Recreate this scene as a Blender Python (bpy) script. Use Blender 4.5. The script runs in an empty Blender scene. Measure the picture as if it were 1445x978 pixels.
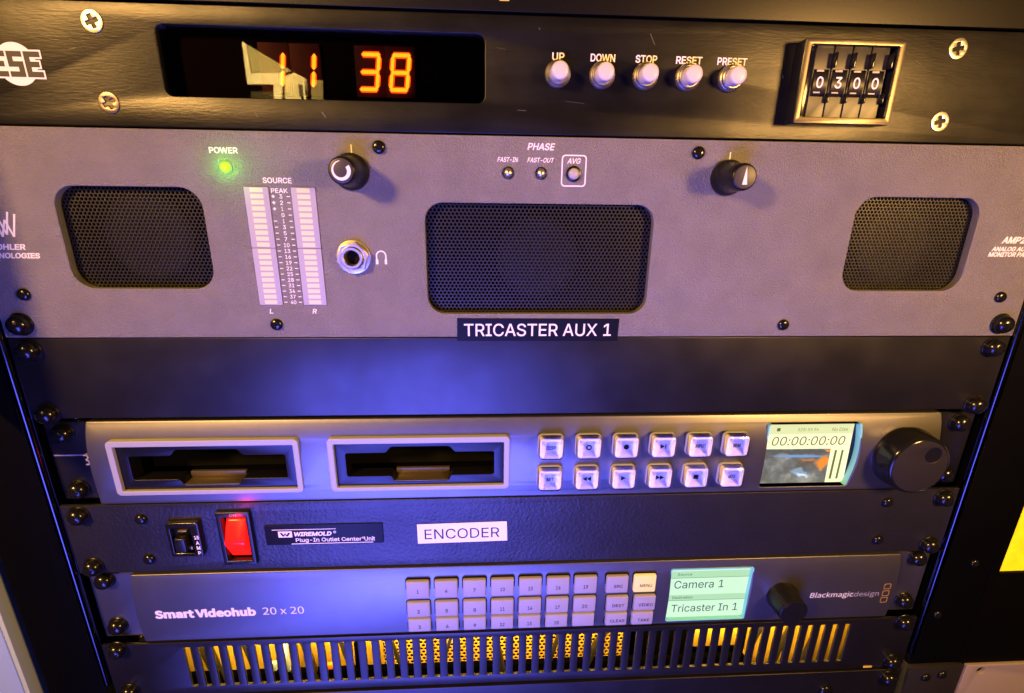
import bpy, bmesh, math, random
from mathutils import Vector, Matrix
from mathutils.geometry import delaunay_2d_cdt

random.seed(7)
S = 0.001                       # all dimensions below are millimetres
scene = bpy.context.scene
col = scene.collection

# ---------------------------------------------------------------- camera
cam_d = bpy.data.cameras.new('camera')
cam = bpy.data.objects.new('camera', cam_d)
col.objects.link(cam)
cam.location = (-25.07 * S, -227.53 * S, -66.39 * S)
cam.rotation_euler = (1.26418969, -0.0135880248, -0.0533905176)
cam_d.sensor_width = 36.0
cam_d.lens = 36.0 * 701.17 / 1445.0
cam_d.clip_start = 0.01
cam_d.clip_end = 50.0
scene.camera = cam

# ---------------------------------------------------------------- world, lamps, exposure
world = bpy.data.worlds.new('World')
scene.world = world
world.use_nodes = True
bg = world.node_tree.nodes['Background']
bg.inputs['Color'].default_value = (0.55, 0.45, 0.75, 1)
bg.inputs['Strength'].default_value = 0.002
scene.view_settings.view_transform = 'Standard'
scene.view_settings.look = 'None'
scene.view_settings.exposure = 0.0
scene.view_settings.gamma = 1.0


def area_lamp(name, loc, target, size, power, color, size_y=None, spread=180):
    d = bpy.data.lights.new(name, 'AREA')
    d.spread = math.radians(spread)
    d.energy = power
    d.color = color
    d.size = size * S
    if size_y:
        d.shape = 'RECTANGLE'
        d.size_y = size_y * S
    else:
        d.shape = 'DISK'
    o = bpy.data.objects.new(name, d)
    col.objects.link(o)
    o.location = Vector(loc) * S
    dirv = (Vector(target) - Vector(loc)).normalized()
    o.rotation_euler = dirv.to_track_quat('-Z', 'Y').to_euler()
    return o


def point_lamp(name, loc, radius, power, color):
    d = bpy.data.lights.new(name, 'POINT')
    d.energy = power
    d.color = color
    d.shadow_soft_size = radius * S
    o = bpy.data.objects.new(name, d)
    col.objects.link(o)
    o.location = Vector(loc) * S
    return o


WARM = (1.0, 0.53, 0.14)
area_lamp('warm_lamp', (-510, -500, 185), (-40, 0, -100), 100, 7.6, WARM)
area_lamp('warm_lamp', (350, -335, -15), (60, 0, -100), 90, 2.5, WARM)
area_lamp('blue_lamp', (-125, -400, -455), (-20, 0, -245), 350, 1.3, (0.115, 0.125, 1.0), size_y=420, spread=62)

# ---------------------------------------------------------------- materials
MATS = {}


def mat(name, base=(0.5, 0.5, 0.5), rough=0.5, metal=0.0, spec=0.5, emit=None, estr=1.0,
        bump=0.0, bscale=600.0, bstretch=(1, 1, 1), detail=3.0, var=0.0, vscale=120.0,
        trans=0.0, ior=1.45, coat=0.0, rvar=0.0, speck=0.0):
    if name in MATS:
        return MATS[name]
    m = bpy.data.materials.new(name)
    m.use_nodes = True
    nt = m.node_tree
    N, L = nt.nodes, nt.links
    b = N['Principled BSDF']
    b.inputs['Base Color'].default_value = (*base, 1)
    b.inputs['Roughness'].default_value = rough
    b.inputs['Metallic'].default_value = metal
    b.inputs['Specular IOR Level'].default_value = spec
    b.inputs['IOR'].default_value = ior
    b.inputs['Transmission Weight'].default_value = trans
    b.inputs['Coat Weight'].default_value = coat
    if emit:
        b.inputs['Emission Color'].default_value = (*emit, 1)
        b.inputs['Emission Strength'].default_value = estr
    if bump or var or rvar:
        tc = N.new('ShaderNodeTexCoord')
        mp = N.new('ShaderNodeMapping')
        mp.inputs['Scale'].default_value = bstretch
        L.new(tc.outputs['Object'], mp.inputs['Vector'])
    if bump:
        nz = N.new('ShaderNodeTexNoise')
        nz.inputs['Scale'].default_value = bscale
        nz.inputs['Detail'].default_value = detail
        nz.inputs['Roughness'].default_value = 0.6
        L.new(mp.outputs['Vector'], nz.inputs['Vector'])
        bp = N.new('ShaderNodeBump')
        bp.inputs['Strength'].default_value = 1.0
        bp.inputs['Distance'].default_value = bump * S
        L.new(nz.outputs['Fac'], bp.inputs['Height'])
        L.new(bp.outputs['Normal'], b.inputs['Normal'])
    if var:
        nv = N.new('ShaderNodeTexNoise')
        nv.inputs['Scale'].default_value = vscale
        nv.inputs['Detail'].default_value = 5.0
        L.new(tc.outputs['Object'], nv.inputs['Vector'])
        mr = N.new('ShaderNodeMapRange')
        mr.inputs['From Min'].default_value = 0.3
        mr.inputs['From Max'].default_value = 0.7
        mr.inputs['To Min'].default_value = 1.0 - var
        mr.inputs['To Max'].default_value = 1.0 + var
        L.new(nv.outputs['Fac'], mr.inputs['Value'])
        mx = N.new('ShaderNodeVectorMath')
        mx.operation = 'SCALE'
        mx.inputs[0].default_value = base
        L.new(mr.outputs['Result'], mx.inputs['Scale'])
        L.new(mx.outputs['Vector'], b.inputs['Base Color'])
    if rvar:
        nr = N.new('ShaderNodeTexNoise')
        nr.inputs['Scale'].default_value = vscale * 1.7
        nr.inputs['Detail'].default_value = 6.0
        L.new(mp.outputs['Vector'], nr.inputs['Vector'])
        mr2 = N.new('ShaderNodeMapRange')
        mr2.inputs['From Min'].default_value = 0.3
        mr2.inputs['From Max'].default_value = 0.7
        mr2.inputs['To Min'].default_value = max(0.02, rough - rvar)
        mr2.inputs['To Max'].default_value = rough + rvar
        L.new(nr.outputs['Fac'], mr2.inputs['Value'])
        L.new(mr2.outputs['Result'], b.inputs['Roughness'])
    MATS[name] = m
    return m


def glow(name, color, strength):
    return mat(name, base=(0.02, 0.02, 0.02), rough=0.4, emit=color, estr=strength)


M_BRUSH = mat('black_anodised_brushed', (0.030, 0.029, 0.029), 0.34, 0.85, bump=0.06, bscale=800,
              bstretch=(0.25, 1, 1.5), detail=4, var=0.25, vscale=40, rvar=0.05)
M_GREY = mat('grey_pebbled_paint', (0.235, 0.222, 0.235), 0.38, 0.35, bump=0.85, bscale=1600, detail=3,
             var=0.08, vscale=70, rvar=0.05)
M_SATIN = mat('black_satin_paint', (0.056, 0.053, 0.056), 0.35, 0.85, 0.5, bump=0.012, bscale=1500, detail=2,
              var=0.15, vscale=30, rvar=0.04)
M_FASCIA = mat('grey_bead_blasted_aluminium', (0.21, 0.205, 0.215), 0.41, 0.9, bump=0.012, bscale=2200, detail=2,
               var=0.06, vscale=60)
M_WRINKLE = mat('black_wrinkle_paint', (0.05, 0.048, 0.055), 0.38, 0.7, 0.6, bump=0.27, bscale=620, detail=3,
                var=0.1, vscale=60)
M_RACK = mat('black_rack_steel', (0.002, 0.002, 0.002), 0.6, 0.0, 0.05, bump=0.01, bscale=500, rvar=0.06)
M_RAIL = mat('black_gloss_rail', (0.11, 0.11, 0.13), 0.18, 1.0, 0.6)
M_DARK = mat('matt_black', (0.006, 0.006, 0.006), 0.8, 0.0, 0.1)
M_BLACKPL = mat('black_plastic', (0.008, 0.008, 0.009), 0.30, 0.0, 0.5, bump=0.01, bscale=1600, rvar=0.06)
M_GLOSSBLK = mat('gloss_black_plastic', (0.01, 0.01, 0.012), 0.14, 0.0, 0.5)
M_SCREWBLK = mat('black_oxide_screw', (0.05, 0.05, 0.055), 0.2, 0.85, 0.6)
M_SCREWZN = mat('zinc_screw', (0.44, 0.41, 0.36), 0.34, 0.9, var=0.15, vscale=500)
M_CHROME = mat('nickel_plate', (0.82, 0.75, 0.64), 0.36, 1.0, bump=0.01, bscale=900)
M_WHITE = mat('white_print', (0.88, 0.86, 0.88), 0.6)
M_WHITECAP = mat('white_button_plastic', (0.66, 0.62, 0.60), 0.35)
M_GREYTEXT = mat('grey_print', (0.34, 0.32, 0.36), 0.6)
M_DIM = mat('faint_print', (0.34, 0.33, 0.38), 0.6)
M_GRILLE = mat('dark_perforated_steel', (0.05, 0.048, 0.045), 0.40, 0.6)
M_GOLD = mat('orange_print', (0.45, 0.26, 0.06), 0.5)
M_METERBODY = mat('milky_meter_plastic', (0.42, 0.41, 0.50), 0.4)
M_METERSEG = mat('peach_meter_segment', (0.85, 0.74, 0.46), 0.45)
M_BAYFRAME = mat('pale_grey_plastic', (0.38, 0.39, 0.45), 0.4)
M_BAYPLATE = mat('dark_bay_plate', (0.03, 0.03, 0.035), 0.34, 0.8, 0.6, bump=0.03, bscale=1500, detail=2)
M_KEY = mat('grey_key_rubber', (0.36, 0.34, 0.36), 0.5, bump=0.01, bscale=1500)
M_KEYTEXT = mat('black_print', (0.006, 0.006, 0.008), 0.6)
M_TAPEBLK = mat('black_label_tape', (0.006, 0.007, 0.014), 0.4, 0.0, 0.15, bump=0.02, bscale=90, detail=1)
M_TAPEWHT = mat('white_label_tape', (0.90, 0.86, 0.86), 0.3, bump=0.03, bscale=110, detail=1)
M_TAN = mat('pale_beige_paint', (0.36, 0.30, 0.30), 0.55, bump=0.02, bscale=900)
M_PALE = mat('blue_lit_white_paint', (0.36, 0.50, 0.95), 0.5)  # white paint with the blue light's tint put into the base

# ---------------------------------------------------------------- builders
WORLD_LOC = {}


def mm(v):
    return Vector(v) * S


def link(name, me, parent=None, at=(0, 0, 0), material=None):
    """one mesh object; 'at' is its own origin in world millimetres"""
    o = bpy.data.objects.new(name, me)
    me.name = name
    col.objects.link(o)
    at = Vector(at)
    WORLD_LOC[o.name] = at
    if parent is not None:
        o.parent = parent
        o.location = (at - WORLD_LOC[parent.name]) * S
    else:
        o.location = at * S
    if material is not None:
        me.materials.clear()
        me.materials.append(material)
    return o


def thing(name, label, category, at, group=None):
    o = bpy.data.objects.new(name, None)
    o.empty_display_size = 0.02
    col.objects.link(o)
    o.location = Vector(at) * S
    WORLD_LOC[o.name] = Vector(at)
    o['label'] = label
    o['category'] = category
    if group:
        o['group'] = group
    return o


def copy_part(src, parent, at):
    """a copy of a part and of its sub-parts, sharing mesh data"""
    c = src.copy()
    col.objects.link(c)
    c.parent = parent
    WORLD_LOC[c.name] = Vector(at)
    c.location = (Vector(at) - WORLD_LOC[parent.name]) * S
    for k in list(src.children):
        d = k.copy()
        col.objects.link(d)
        d.parent = c
        WORLD_LOC[d.name] = Vector(at) + (WORLD_LOC[k.name] - WORLD_LOC[src.name])
    return c


def smooth(me, angle=35):
    for p in me.polygons:
        p.use_smooth = True
    me.set_sharp_from_angle(angle=math.radians(angle))
    return me


def rrect(cx, cz, w, h, r, n=6):
    r = max(0.001, min(r, w / 2 - 0.001, h / 2 - 0.001))
    pts = []
    for (sx, sz, a0) in ((1, 1, 0), (-1, 1, 90), (-1, -1, 180), (1, -1, 270)):
        for i in range(n + 1):
            a = math.radians(a0 + 90 * i / n)
            pts.append((cx + sx * (w / 2 - r) + r * math.cos(a), cz + sz * (h / 2 - r) + r * math.sin(a)))
    return pts


def rect(x0, x1, z0, z1):
    x0, x1 = min(x0, x1), max(x0, x1)
    z0, z1 = min(z0, z1), max(z0, z1)
    return [(x1, z1), (x0, z1), (x0, z0), (x1, z0)]


def rr(x0, x1, z0, z1, r, n=6):
    return rrect((x0 + x1) / 2, (z0 + z1) / 2, abs(x1 - x0), abs(z1 - z0), r, n)


def circle(cx, cz, r, n=32, a0=0):
    return [(cx + r * math.cos(a0 + 2 * math.pi * i / n), cz + r * math.sin(a0 + 2 * math.pi * i / n)) for i in range(n)]


def chamfer_poly(pts, r, n=4):
    """round the corners of a polygon"""
    out = []
    k = len(pts)
    for i in range(k):
        p0, p1, p2 = Vector(pts[i - 1]), Vector(pts[i]), Vector(pts[(i + 1) % k])
        a = (p0 - p1).normalized()
        b = (p2 - p1).normalized()
        rr_ = min(r, (p0 - p1).length * 0.45, (p2 - p1).length * 0.45)
        s, e = p1 + a * rr_, p1 + b * rr_
        for j in range(n + 1):
            t = j / n
            q = s * (1 - t) ** 2 + p1 * 2 * t * (1 - t) + e * t * t
            out.append((q.x, q.y))
    return out


def plate_mesh(loops, y0, y1, bevel=0.0, bres=2, origin=(0, 0, 0), keep_flat=False):
    """a sheet of real thickness from y0 (front) to y1 (back) in the XZ plane; first loop is the outline, others holes"""
    cu = bpy.data.curves.new('c', 'CURVE')
    cu.dimensions = '2D'
    cu.fill_mode = 'BOTH'
    ox, oy, oz = origin
    for lp in loops:
        sp = cu.splines.new('POLY')
        sp.points.add(len(lp) - 1)
        for i, (x, z) in enumerate(lp):
            sp.points[i].co = ((x - ox) * S, (z - oz) * S, 0, 1)
        sp.use_cyclic_u = True
    th = abs(y1 - y0)
    cu.extrude = max(0.0, (th / 2 - bevel)) * S
    cu.bevel_depth = bevel * S
    cu.bevel_resolution = bres
    cu.offset = -bevel * S
    ob = bpy.data.objects.new('c', cu)
    me = bpy.data.meshes.new_from_object(ob)
    bpy.data.objects.remove(ob)
    bpy.data.curves.remove(cu)
    yc = (y0 + y1) / 2 - oy
    me.transform(Matrix(((1, 0, 0, 0), (0, 0, -1, yc * S), (0, 1, 0, 0), (0, 0, 0, 1))))
    bm = bmesh.new()
    bm.from_mesh(me)
    bmesh.ops.remove_doubles(bm, verts=bm.verts, dist=1e-7)
    bmesh.ops.recalc_face_normals(bm, faces=bm.faces)
    bm.to_mesh(me)
    bm.free()
    if not keep_flat:
        smooth(me, 40)
    return me


def curve_face(me, zc, half, sag, steps=14, top_roll=0.0):
    """bend a sheet into a shallow vertical curve: y grows by sag * t^2 away from zc (local mm)"""
    bm = bmesh.new()
    bm.from_mesh(me)
    for i in range(1, steps * 2):
        z = (zc - half + half * i / steps) * S
        bmesh.ops.bisect_plane(bm, geom=bm.verts[:] + bm.edges[:] + bm.faces[:], plane_co=(0, 0, z), plane_no=(0, 0, 1), dist=1e-6)
    for v in bm.verts:
        t = (v.co.z / S - zc) / half
        v.co.y += (sag * t * t + top_roll * max(0.0, (v.co.z / S - zc + 14) / (half + 14)) ** 4) * S
    bm.to_mesh(me)
    bm.free()
    return smooth(me, 40)


def merge(meshes):
    bm = bmesh.new()
    for m in meshes:
        bm.from_mesh(m)
    me = bpy.data.meshes.new('m')
    bm.to_mesh(me)
    bm.free()
    for m in meshes:
        bpy.data.meshes.remove(m)
    me.set_sharp_from_angle(angle=math.radians(40))
    return me


def box_mesh(x0, x1, y0, y1, z0, z1, bevel=0.0, seg=2, origin=(0, 0, 0)):
    bm = bmesh.new()
    bmesh.ops.create_cube(bm, size=1.0)
    ox, oy, oz = origin
    for v in bm.verts:
        v.co = Vector(((x0 + x1) / 2 - ox + v.co.x * abs(x1 - x0),
                       (y0 + y1) / 2 - oy + v.co.y * abs(y1 - y0),
                       (z0 + z1) / 2 - oz + v.co.z * abs(z1 - z0))) * S
    if bevel:
        bmesh.ops.bevel(bm, geom=bm.edges[:], offset=bevel * S, segments=seg, profile=0.5, affect='EDGES')
    me = bpy.data.meshes.new('m')
    bm.to_mesh(me)
    bm.free()
    return smooth(me, 40)


def lathe_mesh(profile, n=40, centre=(0, 0), facet=None, close=True):
    """revolve (radius, y) points about the Y axis; y is negative towards the viewer"""
    bm = bmesh.new()
    rings = []
    for (r, y) in profile:
        ring = []
        for i in range(n):
            a = 2 * math.pi * i / n
            rr_ = r
            if facet:
                rr_ = facet(r, a, y)
            ring.append(bm.verts.new(((centre[0] + rr_ * math.cos(a)) * S, y * S, (centre[1] + rr_ * math.sin(a)) * S)))
        rings.append(ring)
    for a, b in zip(rings[:-1], rings[1:]):
        for i in range(n):
            j = (i + 1) % n
            bm.faces.new((a[i], a[j], b[j], b[i]))
    if close:
        bm.faces.new(rings[-1])
        bm.faces.new(list(reversed(rings[0])))
    bmesh.ops.recalc_face_normals(bm, faces=bm.faces)
    me = bpy.data.meshes.new('m')
    bm.to_mesh(me)
    bm.free()
    return smooth(me, 38)


def find_font(*names):
    import os
    for n in names:
        for base in (bpy.utils.system_resource('DATAFILES', path='fonts'),):
            p = os.path.join(base or '', n)
            if base and os.path.exists(p):
                try:
                    return bpy.data.fonts.load(p)
                except Exception:
                    return None


FONT_GROTESK = find_font('Inter.woff2')                  # fonts that ship inside Blender
FONT_HUMANIST = find_font('Noto Sans CJK Regular.woff2', 'NotoSansDevanagari-Regular.woff2')


def filled_outline(cu, bold):
    """fill the outlines of a text curve, thickened by 'bold' (font units)"""
    ob = bpy.data.objects.new('t', cu)
    w = bpy.data.meshes.new_from_object(ob)
    bpy.data.objects.remove(ob)
    bpy.data.curves.remove(cu)
    nb = {}
    for e in w.edges:
        a, b = e.vertices
        nb.setdefault(a, []).append(b)
        nb.setdefault(b, []).append(a)
    loops, seen = [], set()
    for st in range(len(w.vertices)):
        if st in seen or st not in nb:
            continue
        lp, prev, cur = [], None, st
        while cur not in seen:
            seen.add(cur)
            lp.append(Vector(w.vertices[cur].co[:2]))
            nx = [q for q in nb[cur] if q != prev and q not in seen]
            prev = cur
            if not nx:
                break
            # keep the order in which the outline was drawn
            cur = (cur + 1) if (cur + 1) in nx else nx[0]
        cl = []
        for p in lp:
            if not cl or (p - cl[-1]).length > 1e-3:
                cl.append(p)
        if len(cl) > 2 and (cl[0] - cl[-1]).length < 1e-3:
            cl.pop()
        if len(cl) > 2:
            loops.append(cl)
    bpy.data.meshes.remove(w)
    me = bpy.data.meshes.new('t')
    if not loops:
        return me
    area = lambda l: 0.5 * sum(l[k - 1].x * l[k].y - l[k].x * l[k - 1].y for k in range(len(l)))
    sgn = 1.0 if area(max(loops, key=lambda l: abs(area(l)))) > 0 else -1.0
    vs, es = [], []
    for l in loops:
        base = len(vs)
        n = len(l)
        for k in range(n):
            e1 = (l[k] - l[k - 1])
            e2 = (l[(k + 1) % n] - l[k])
            e1.normalize()
            e2.normalize()
            n1, n2 = Vector((e1.y, -e1.x)) * sgn, Vector((e2.y, -e2.x)) * sgn
            m = n1 + n2
            m = m / max(0.5, 1.0 + n1.dot(n2)) if m.length > 1e-6 else n1
            vs.append(l[k] + m * bold)
        es += [(base + k, base + (k + 1) % n) for k in range(n)]
    r = delaunay_2d_cdt(vs, es, [], 0, 1e-5)
    rings, k = [], 0
    for l in loops:
        rings.append(vs[k:k + len(l)])
        k += len(l)

    def winding(p):
        w_ = 0
        for l in rings:
            for q in range(len(l)):
                u_, v_ = l[q - 1], l[q]
                cr = (v_.x - u_.x) * (p.y - u_.y) - (p.x - u_.x) * (v_.y - u_.y)
                if u_.y <= p.y < v_.y and cr > 0:
                    w_ += 1
                elif v_.y <= p.y < u_.y and cr < 0:
                    w_ -= 1
        return w_
    keep = []
    for f in r[2]:
        c = (r[0][f[0]] + r[0][f[1]] + r[0][f[2]]) / 3.0
        if winding(c) != 0:
            keep.append(list(f))
    me.from_pydata([(v.x, v.y, 0) for v in r[0]], [], keep)
    bm = bmesh.new()
    bm.from_mesh(me)
    bmesh.ops.delete(bm, geom=[v for v in bm.verts if not v.link_faces], context='VERTS')
    bm.to_mesh(me)
    bm.free()
    return me


def text_mesh(items, y, depth=0.08, origin=(0, 0, 0)):
    """items: (string, x, z, width, height, options); x,z is the centre of the ink; options: bold, shear, rot"""
    out = []
    for it in items:
        s, x, z, w, h = it[:5]
        op = it[5] if len(it) > 5 else {}
        cu = bpy.data.curves.new('t', 'FONT')
        cu.body = s
        ft = FONT_HUMANIST if op.get('humanist') else FONT_GROTESK
        if ft:
            cu.font = ft
        cu.size = 40.0
        cu.fill_mode = 'NONE'
        cu.space_character = op.get('space', 1.0)
        cu.resolution_u = 6
        bold = op.get('bold', 0.0) * 40.0
        me = filled_outline(cu, bold)
        if not me.vertices:
            continue
        xs = [v.co.x for v in me.vertices]
        ys = [v.co.y for v in me.vertices]
        cx, cz = (min(xs) + max(xs)) / 2, (min(ys) + max(ys)) / 2
        ww, hh = max(xs) - min(xs), max(ys) - min(ys)
        sz = h / hh
        sx = (w / ww) if w else sz
        sh = op.get('shear', 0.0)
        rot = math.radians(op.get('rot', 0.0))
        for v in me.vertices:
            px, pz = (v.co.x - cx) * sx, (v.co.y - cz) * sz
            px += sh * pz
            if rot:
                px, pz = px * math.cos(rot) - pz * math.sin(rot), px * math.sin(rot) + pz * math.cos(rot)
            v.co = Vector(((x + px - origin[0]) * S, (y - origin[1]) * S, (z + pz - origin[2]) * S))
        # give the ink a little thickness
        bm = bmesh.new()
        bm.from_mesh(me)
        ret = bmesh.ops.extrude_face_region(bm, geom=bm.faces[:])
        for g in ret['geom']:
            if isinstance(g, bmesh.types.BMVert):
                g.co.y -= depth * S
        bmesh.ops.recalc_face_normals(bm, faces=bm.faces)
        bm.to_mesh(me)
        bm.free()
        out.append(me)
    return merge(out)


def strokes_mesh(loops_list, y, depth=0.08, origin=(0, 0, 0)):
    """several flat inked shapes (each a list of loops) as one mesh"""
    return merge([plate_mesh(lp, y - depth, y, origin=origin, keep_flat=True) for lp in loops_list])


def line_shape(p, q, w):
    p, q = Vector(p), Vector(q)
    d = (q - p).normalized()
    n = Vector((-d.y, d.x)) * w / 2
    return [[tuple(p + n), tuple(p - n), tuple(q - n), tuple(q + n)]]


def frame_shape(outer, inner):
    return [outer, inner]


def arc_band(cx, cz, r_in, r_out, a0, a1, n=24):
    pts = []
    for i in range(n + 1):
        a = math.radians(a0 + (a1 - a0) * i / n)
        ro = r_out(i / n) if callable(r_out) else r_out
        pts.append((cx + ro * math.cos(a), cz + ro * math.sin(a)))
    for i in range(n, -1, -1):
        a = math.radians(a0 + (a1 - a0) * i / n)
        ri = r_in(i / n) if callable(r_in) else r_in
        pts.append((cx + ri * math.cos(a), cz + ri * math.sin(a)))
    return [pts]


def cross_loop(cx, cz, a, b, rot=0.0):
    pts = [(b, a), (-b, a), (-b, b), (-a, b), (-a, -b), (-b, -b), (-b, -a), (b, -a), (b, -b), (a, -b), (a, b), (b, b)]
    c, s = math.cos(rot), math.sin(rot)
    return [(cx + x * c - z * s, cz + x * s + z * c) for x, z in pts]


# ---- prototypes of screws (their meshes are shared by every copy)
def flat_screw_mesh(r, rot):
    head = plate_mesh([circle(0, 0, r, 36), chamfer_poly(cross_loop(0, 0, r * 0.58, r * 0.17, rot), 0.15, 2)], -0.35, 0.6, 0.25)
    return head


def dome_mesh(r, h):
    prof = [(r, 0.0), (r, -0.25 * h), (r * 0.97, -0.45 * h), (r * 0.86, -0.68 * h), (r * 0.68, -0.86 * h), (r * 0.45, -0.96 * h), (r * 0.2, -h)]
    return lathe_mesh(prof, 32)


SCREW_CACHE = {}


def flat_screw(parent, x, z, y=0.0, r=4.2, rot=0.3, material=None):
    key = ('flat', r, rot)
    if key not in SCREW_CACHE:
        SCREW_CACHE[key] = (flat_screw_mesh(r, rot), plate_mesh([circle(0, 0, r * 0.62, 24)], 0.7, 0.9))
    a, b = SCREW_CACHE[key]
    o = link('screw', a.copy(), parent, (x, y, z), material or M_SCREWZN)
    link('drive_recess', b, o, (x, y, z), M_DARK)
    return o


def dome_screw(parent, x, z, y=0.0, r=3.0, h=1.9, rot=0.4, name='screw'):
    key = ('dome', r, h, rot)
    if key not in SCREW_CACHE:
        cr = plate_mesh([chamfer_poly(cross_loop(0, 0, r * 0.5, r * 0.13, rot), 0.1, 2)], -h - 0.03, -h + 0.9)
        SCREW_CACHE[key] = (dome_mesh(r, h), cr)
    a, b = SCREW_CACHE[key]
    o = link(name, a, parent, (x, y, z), M_SCREWBLK)
    link('drive_recess', b, o, (x, y, z), M_DARK)
    return o


U = 44.45
RACK_R = []


def rack_screws(parent, us, y=0.0):
    """mounting screws through the ears; us: heights in rack units"""
    for zu in us:
        for sx in (-1, 1):
            z = -(zu)
            o = link('rack_screw', RACKSCREW[0], parent, (sx * 232.6, y, z), M_SCREWBLK)
            link('washer', RACKSCREW[1], o, (sx * 232.6, y, z), M_BLACKPL)
            link('drive_recess', RACKSCREW[2][int(abs(z) * 3 + sx * 2) % 5], o, (sx * 232.6, y, z), M_DARK)


RACKSCREW = (lathe_mesh([(4.6, -0.7), (4.6, -1.8), (4.45, -2.6), (3.95, -3.6), (3.1, -4.4), (2.0, -4.9), (0.8, -5.1)], 36),
             lathe_mesh([(5.3, 0.0), (5.3, -0.5), (5.1, -0.7)], 36),
             [plate_mesh([chamfer_poly(cross_loop(0, 0, 2.4, 0.55, r_), 0.2, 2)], -5.12, -4.0) for r_ in (0.1, 0.5, 0.85, 1.2, 0.3)])


def chassis(parent, z_top, z_bot, depth=90.0):
    """dark steel case behind a front panel"""
    return link('case', box_mesh(-222, 222, 9, depth, z_bot + 1.2, z_top - 1.2, 1.0, origin=(0, 9, z_bot)), parent, (0, 9, z_bot), M_RACK)


# ================================================================ STRUCTURE: rack frame
def build_rack():
    t = thing('equipment_rack', 'black steel equipment rack, its side posts and glossy rails framing the stacked units', 'rack', (0, 60, -400))
    for sx in (-1, 1):
        link('mounting_rail', box_mesh(sx * 226, sx * 245.9, 7.0, 24, 60, -420, 1.6, 4, origin=(sx * 236, 3, -400)), t, (sx * 236, 3, -400), M_RAIL)
        link('post', box_mesh(sx * 246.4, sx * 280, 1.5, 60, 60, -430 if sx < 0 else -355.0, 1.2, 3, origin=(sx * 263, 3, -400)), t, (sx * 263, 3, -400), M_RACK)
        link('edge_trim', box_mesh(sx * 242.6, sx * 246.7, -1.0, 3.0, 60, -345, 1.7, 5, origin=(sx * 244, 0, -345)), t, (sx * 244, 0, -345), M_RAIL)
        link('side_panel', box_mesh(sx * 223, sx * 225.5, 24, 330, 60, -420, 0.5, 1, origin=(sx * 224, 24, -400)), t, (sx * 224, 24, -400), M_RACK)
    link('light_blocking_flange', box_mesh(-258, -255, -52, 1.4, -170, 60, 0.6, 2, origin=(-256, 0, -170)), t, (-256, 0, -170), M_RACK)  # unseen flange added to block the warm lamp from the left panel ends
    pass
    link('back_panel', box_mesh(-222, 222, 328, 332, 60, -420, 0.5, 1, origin=(0, 330, -400)), t, (0, 330, -400), M_RACK)
    for x, z in ((266.9, -275.8), (254.4, -314.0)):
        dome_screw(t, x, z, 1.5, 2.6, 1.6, 0.2)
    return t


build_rack()


# ================================================================ blank strip above the clock
def build_top_panel():
    t = thing('blank_panel', 'plain black panel strip along the top edge of the photo, above the clock unit', 'blank panel', (0, 0, 44))
    link('panel', plate_mesh([rect(-241.3, 241.3, 0.6, 43.9)], 0, 3, 0.4), t, (0, 0, 0), mat('black_top_paint', (0.022, 0.021, 0.021), 0.36, 0.8, bump=0.02, bscale=900))
    link('sticker', plate_mesh([rr(-18.9, -14.9, 4.2, 9.5, 0.3)], -0.25, -0.02), t, (0, 0, 0), mat('yellow_sticker', (0.75, 0.55, 0.12), 0.5))
    return t


build_top_panel()


# ================================================================ clock / timer unit
def seg_digit(cx, cz, w, h, sw, on, sl):
    hw, hh = w / 2, h / 2

    def sh(p):
        return (cx + p[0] + p[1] * sl, cz + p[1])
    g = 0.22

    def hseg(z, short=0.0):
        a = [(-hw + g + sw * 0.1, z), (-hw + sw / 2 + g, z + sw / 2), (hw - sw / 2 - g, z + sw / 2), (hw - g - sw * 0.1, z), (hw - sw / 2 - g, z - sw / 2), (-hw + sw / 2 + g, z - sw / 2)]
        return [[sh(p) for p in a]]

    def vseg(x, z0, z1):
        z0, z1 = z0 + g, z1 - g
        a = [(x, z0), (x + sw / 2, z0 + sw / 2), (x + sw / 2, z1 - sw / 2), (x, z1), (x - sw / 2, z1 - sw / 2), (x - sw / 2, z0 + sw / 2)]
        return [[sh(p) for p in a]]
    x0, x1 = -hw + sw / 2, hw - sw / 2
    zt, zb = hh - sw / 2, -hh + sw / 2
    m = {'a': lambda: hseg(zt), 'g': lambda: hseg(0), 'd': lambda: hseg(zb),
         'f': lambda: vseg(x0, 0, zt), 'b': lambda: vseg(x1, 0, zt), 'e': lambda: vseg(x0, zb, 0), 'c': lambda: vseg(x1, zb, 0)}
    return [m[k]() for k in on]


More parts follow.
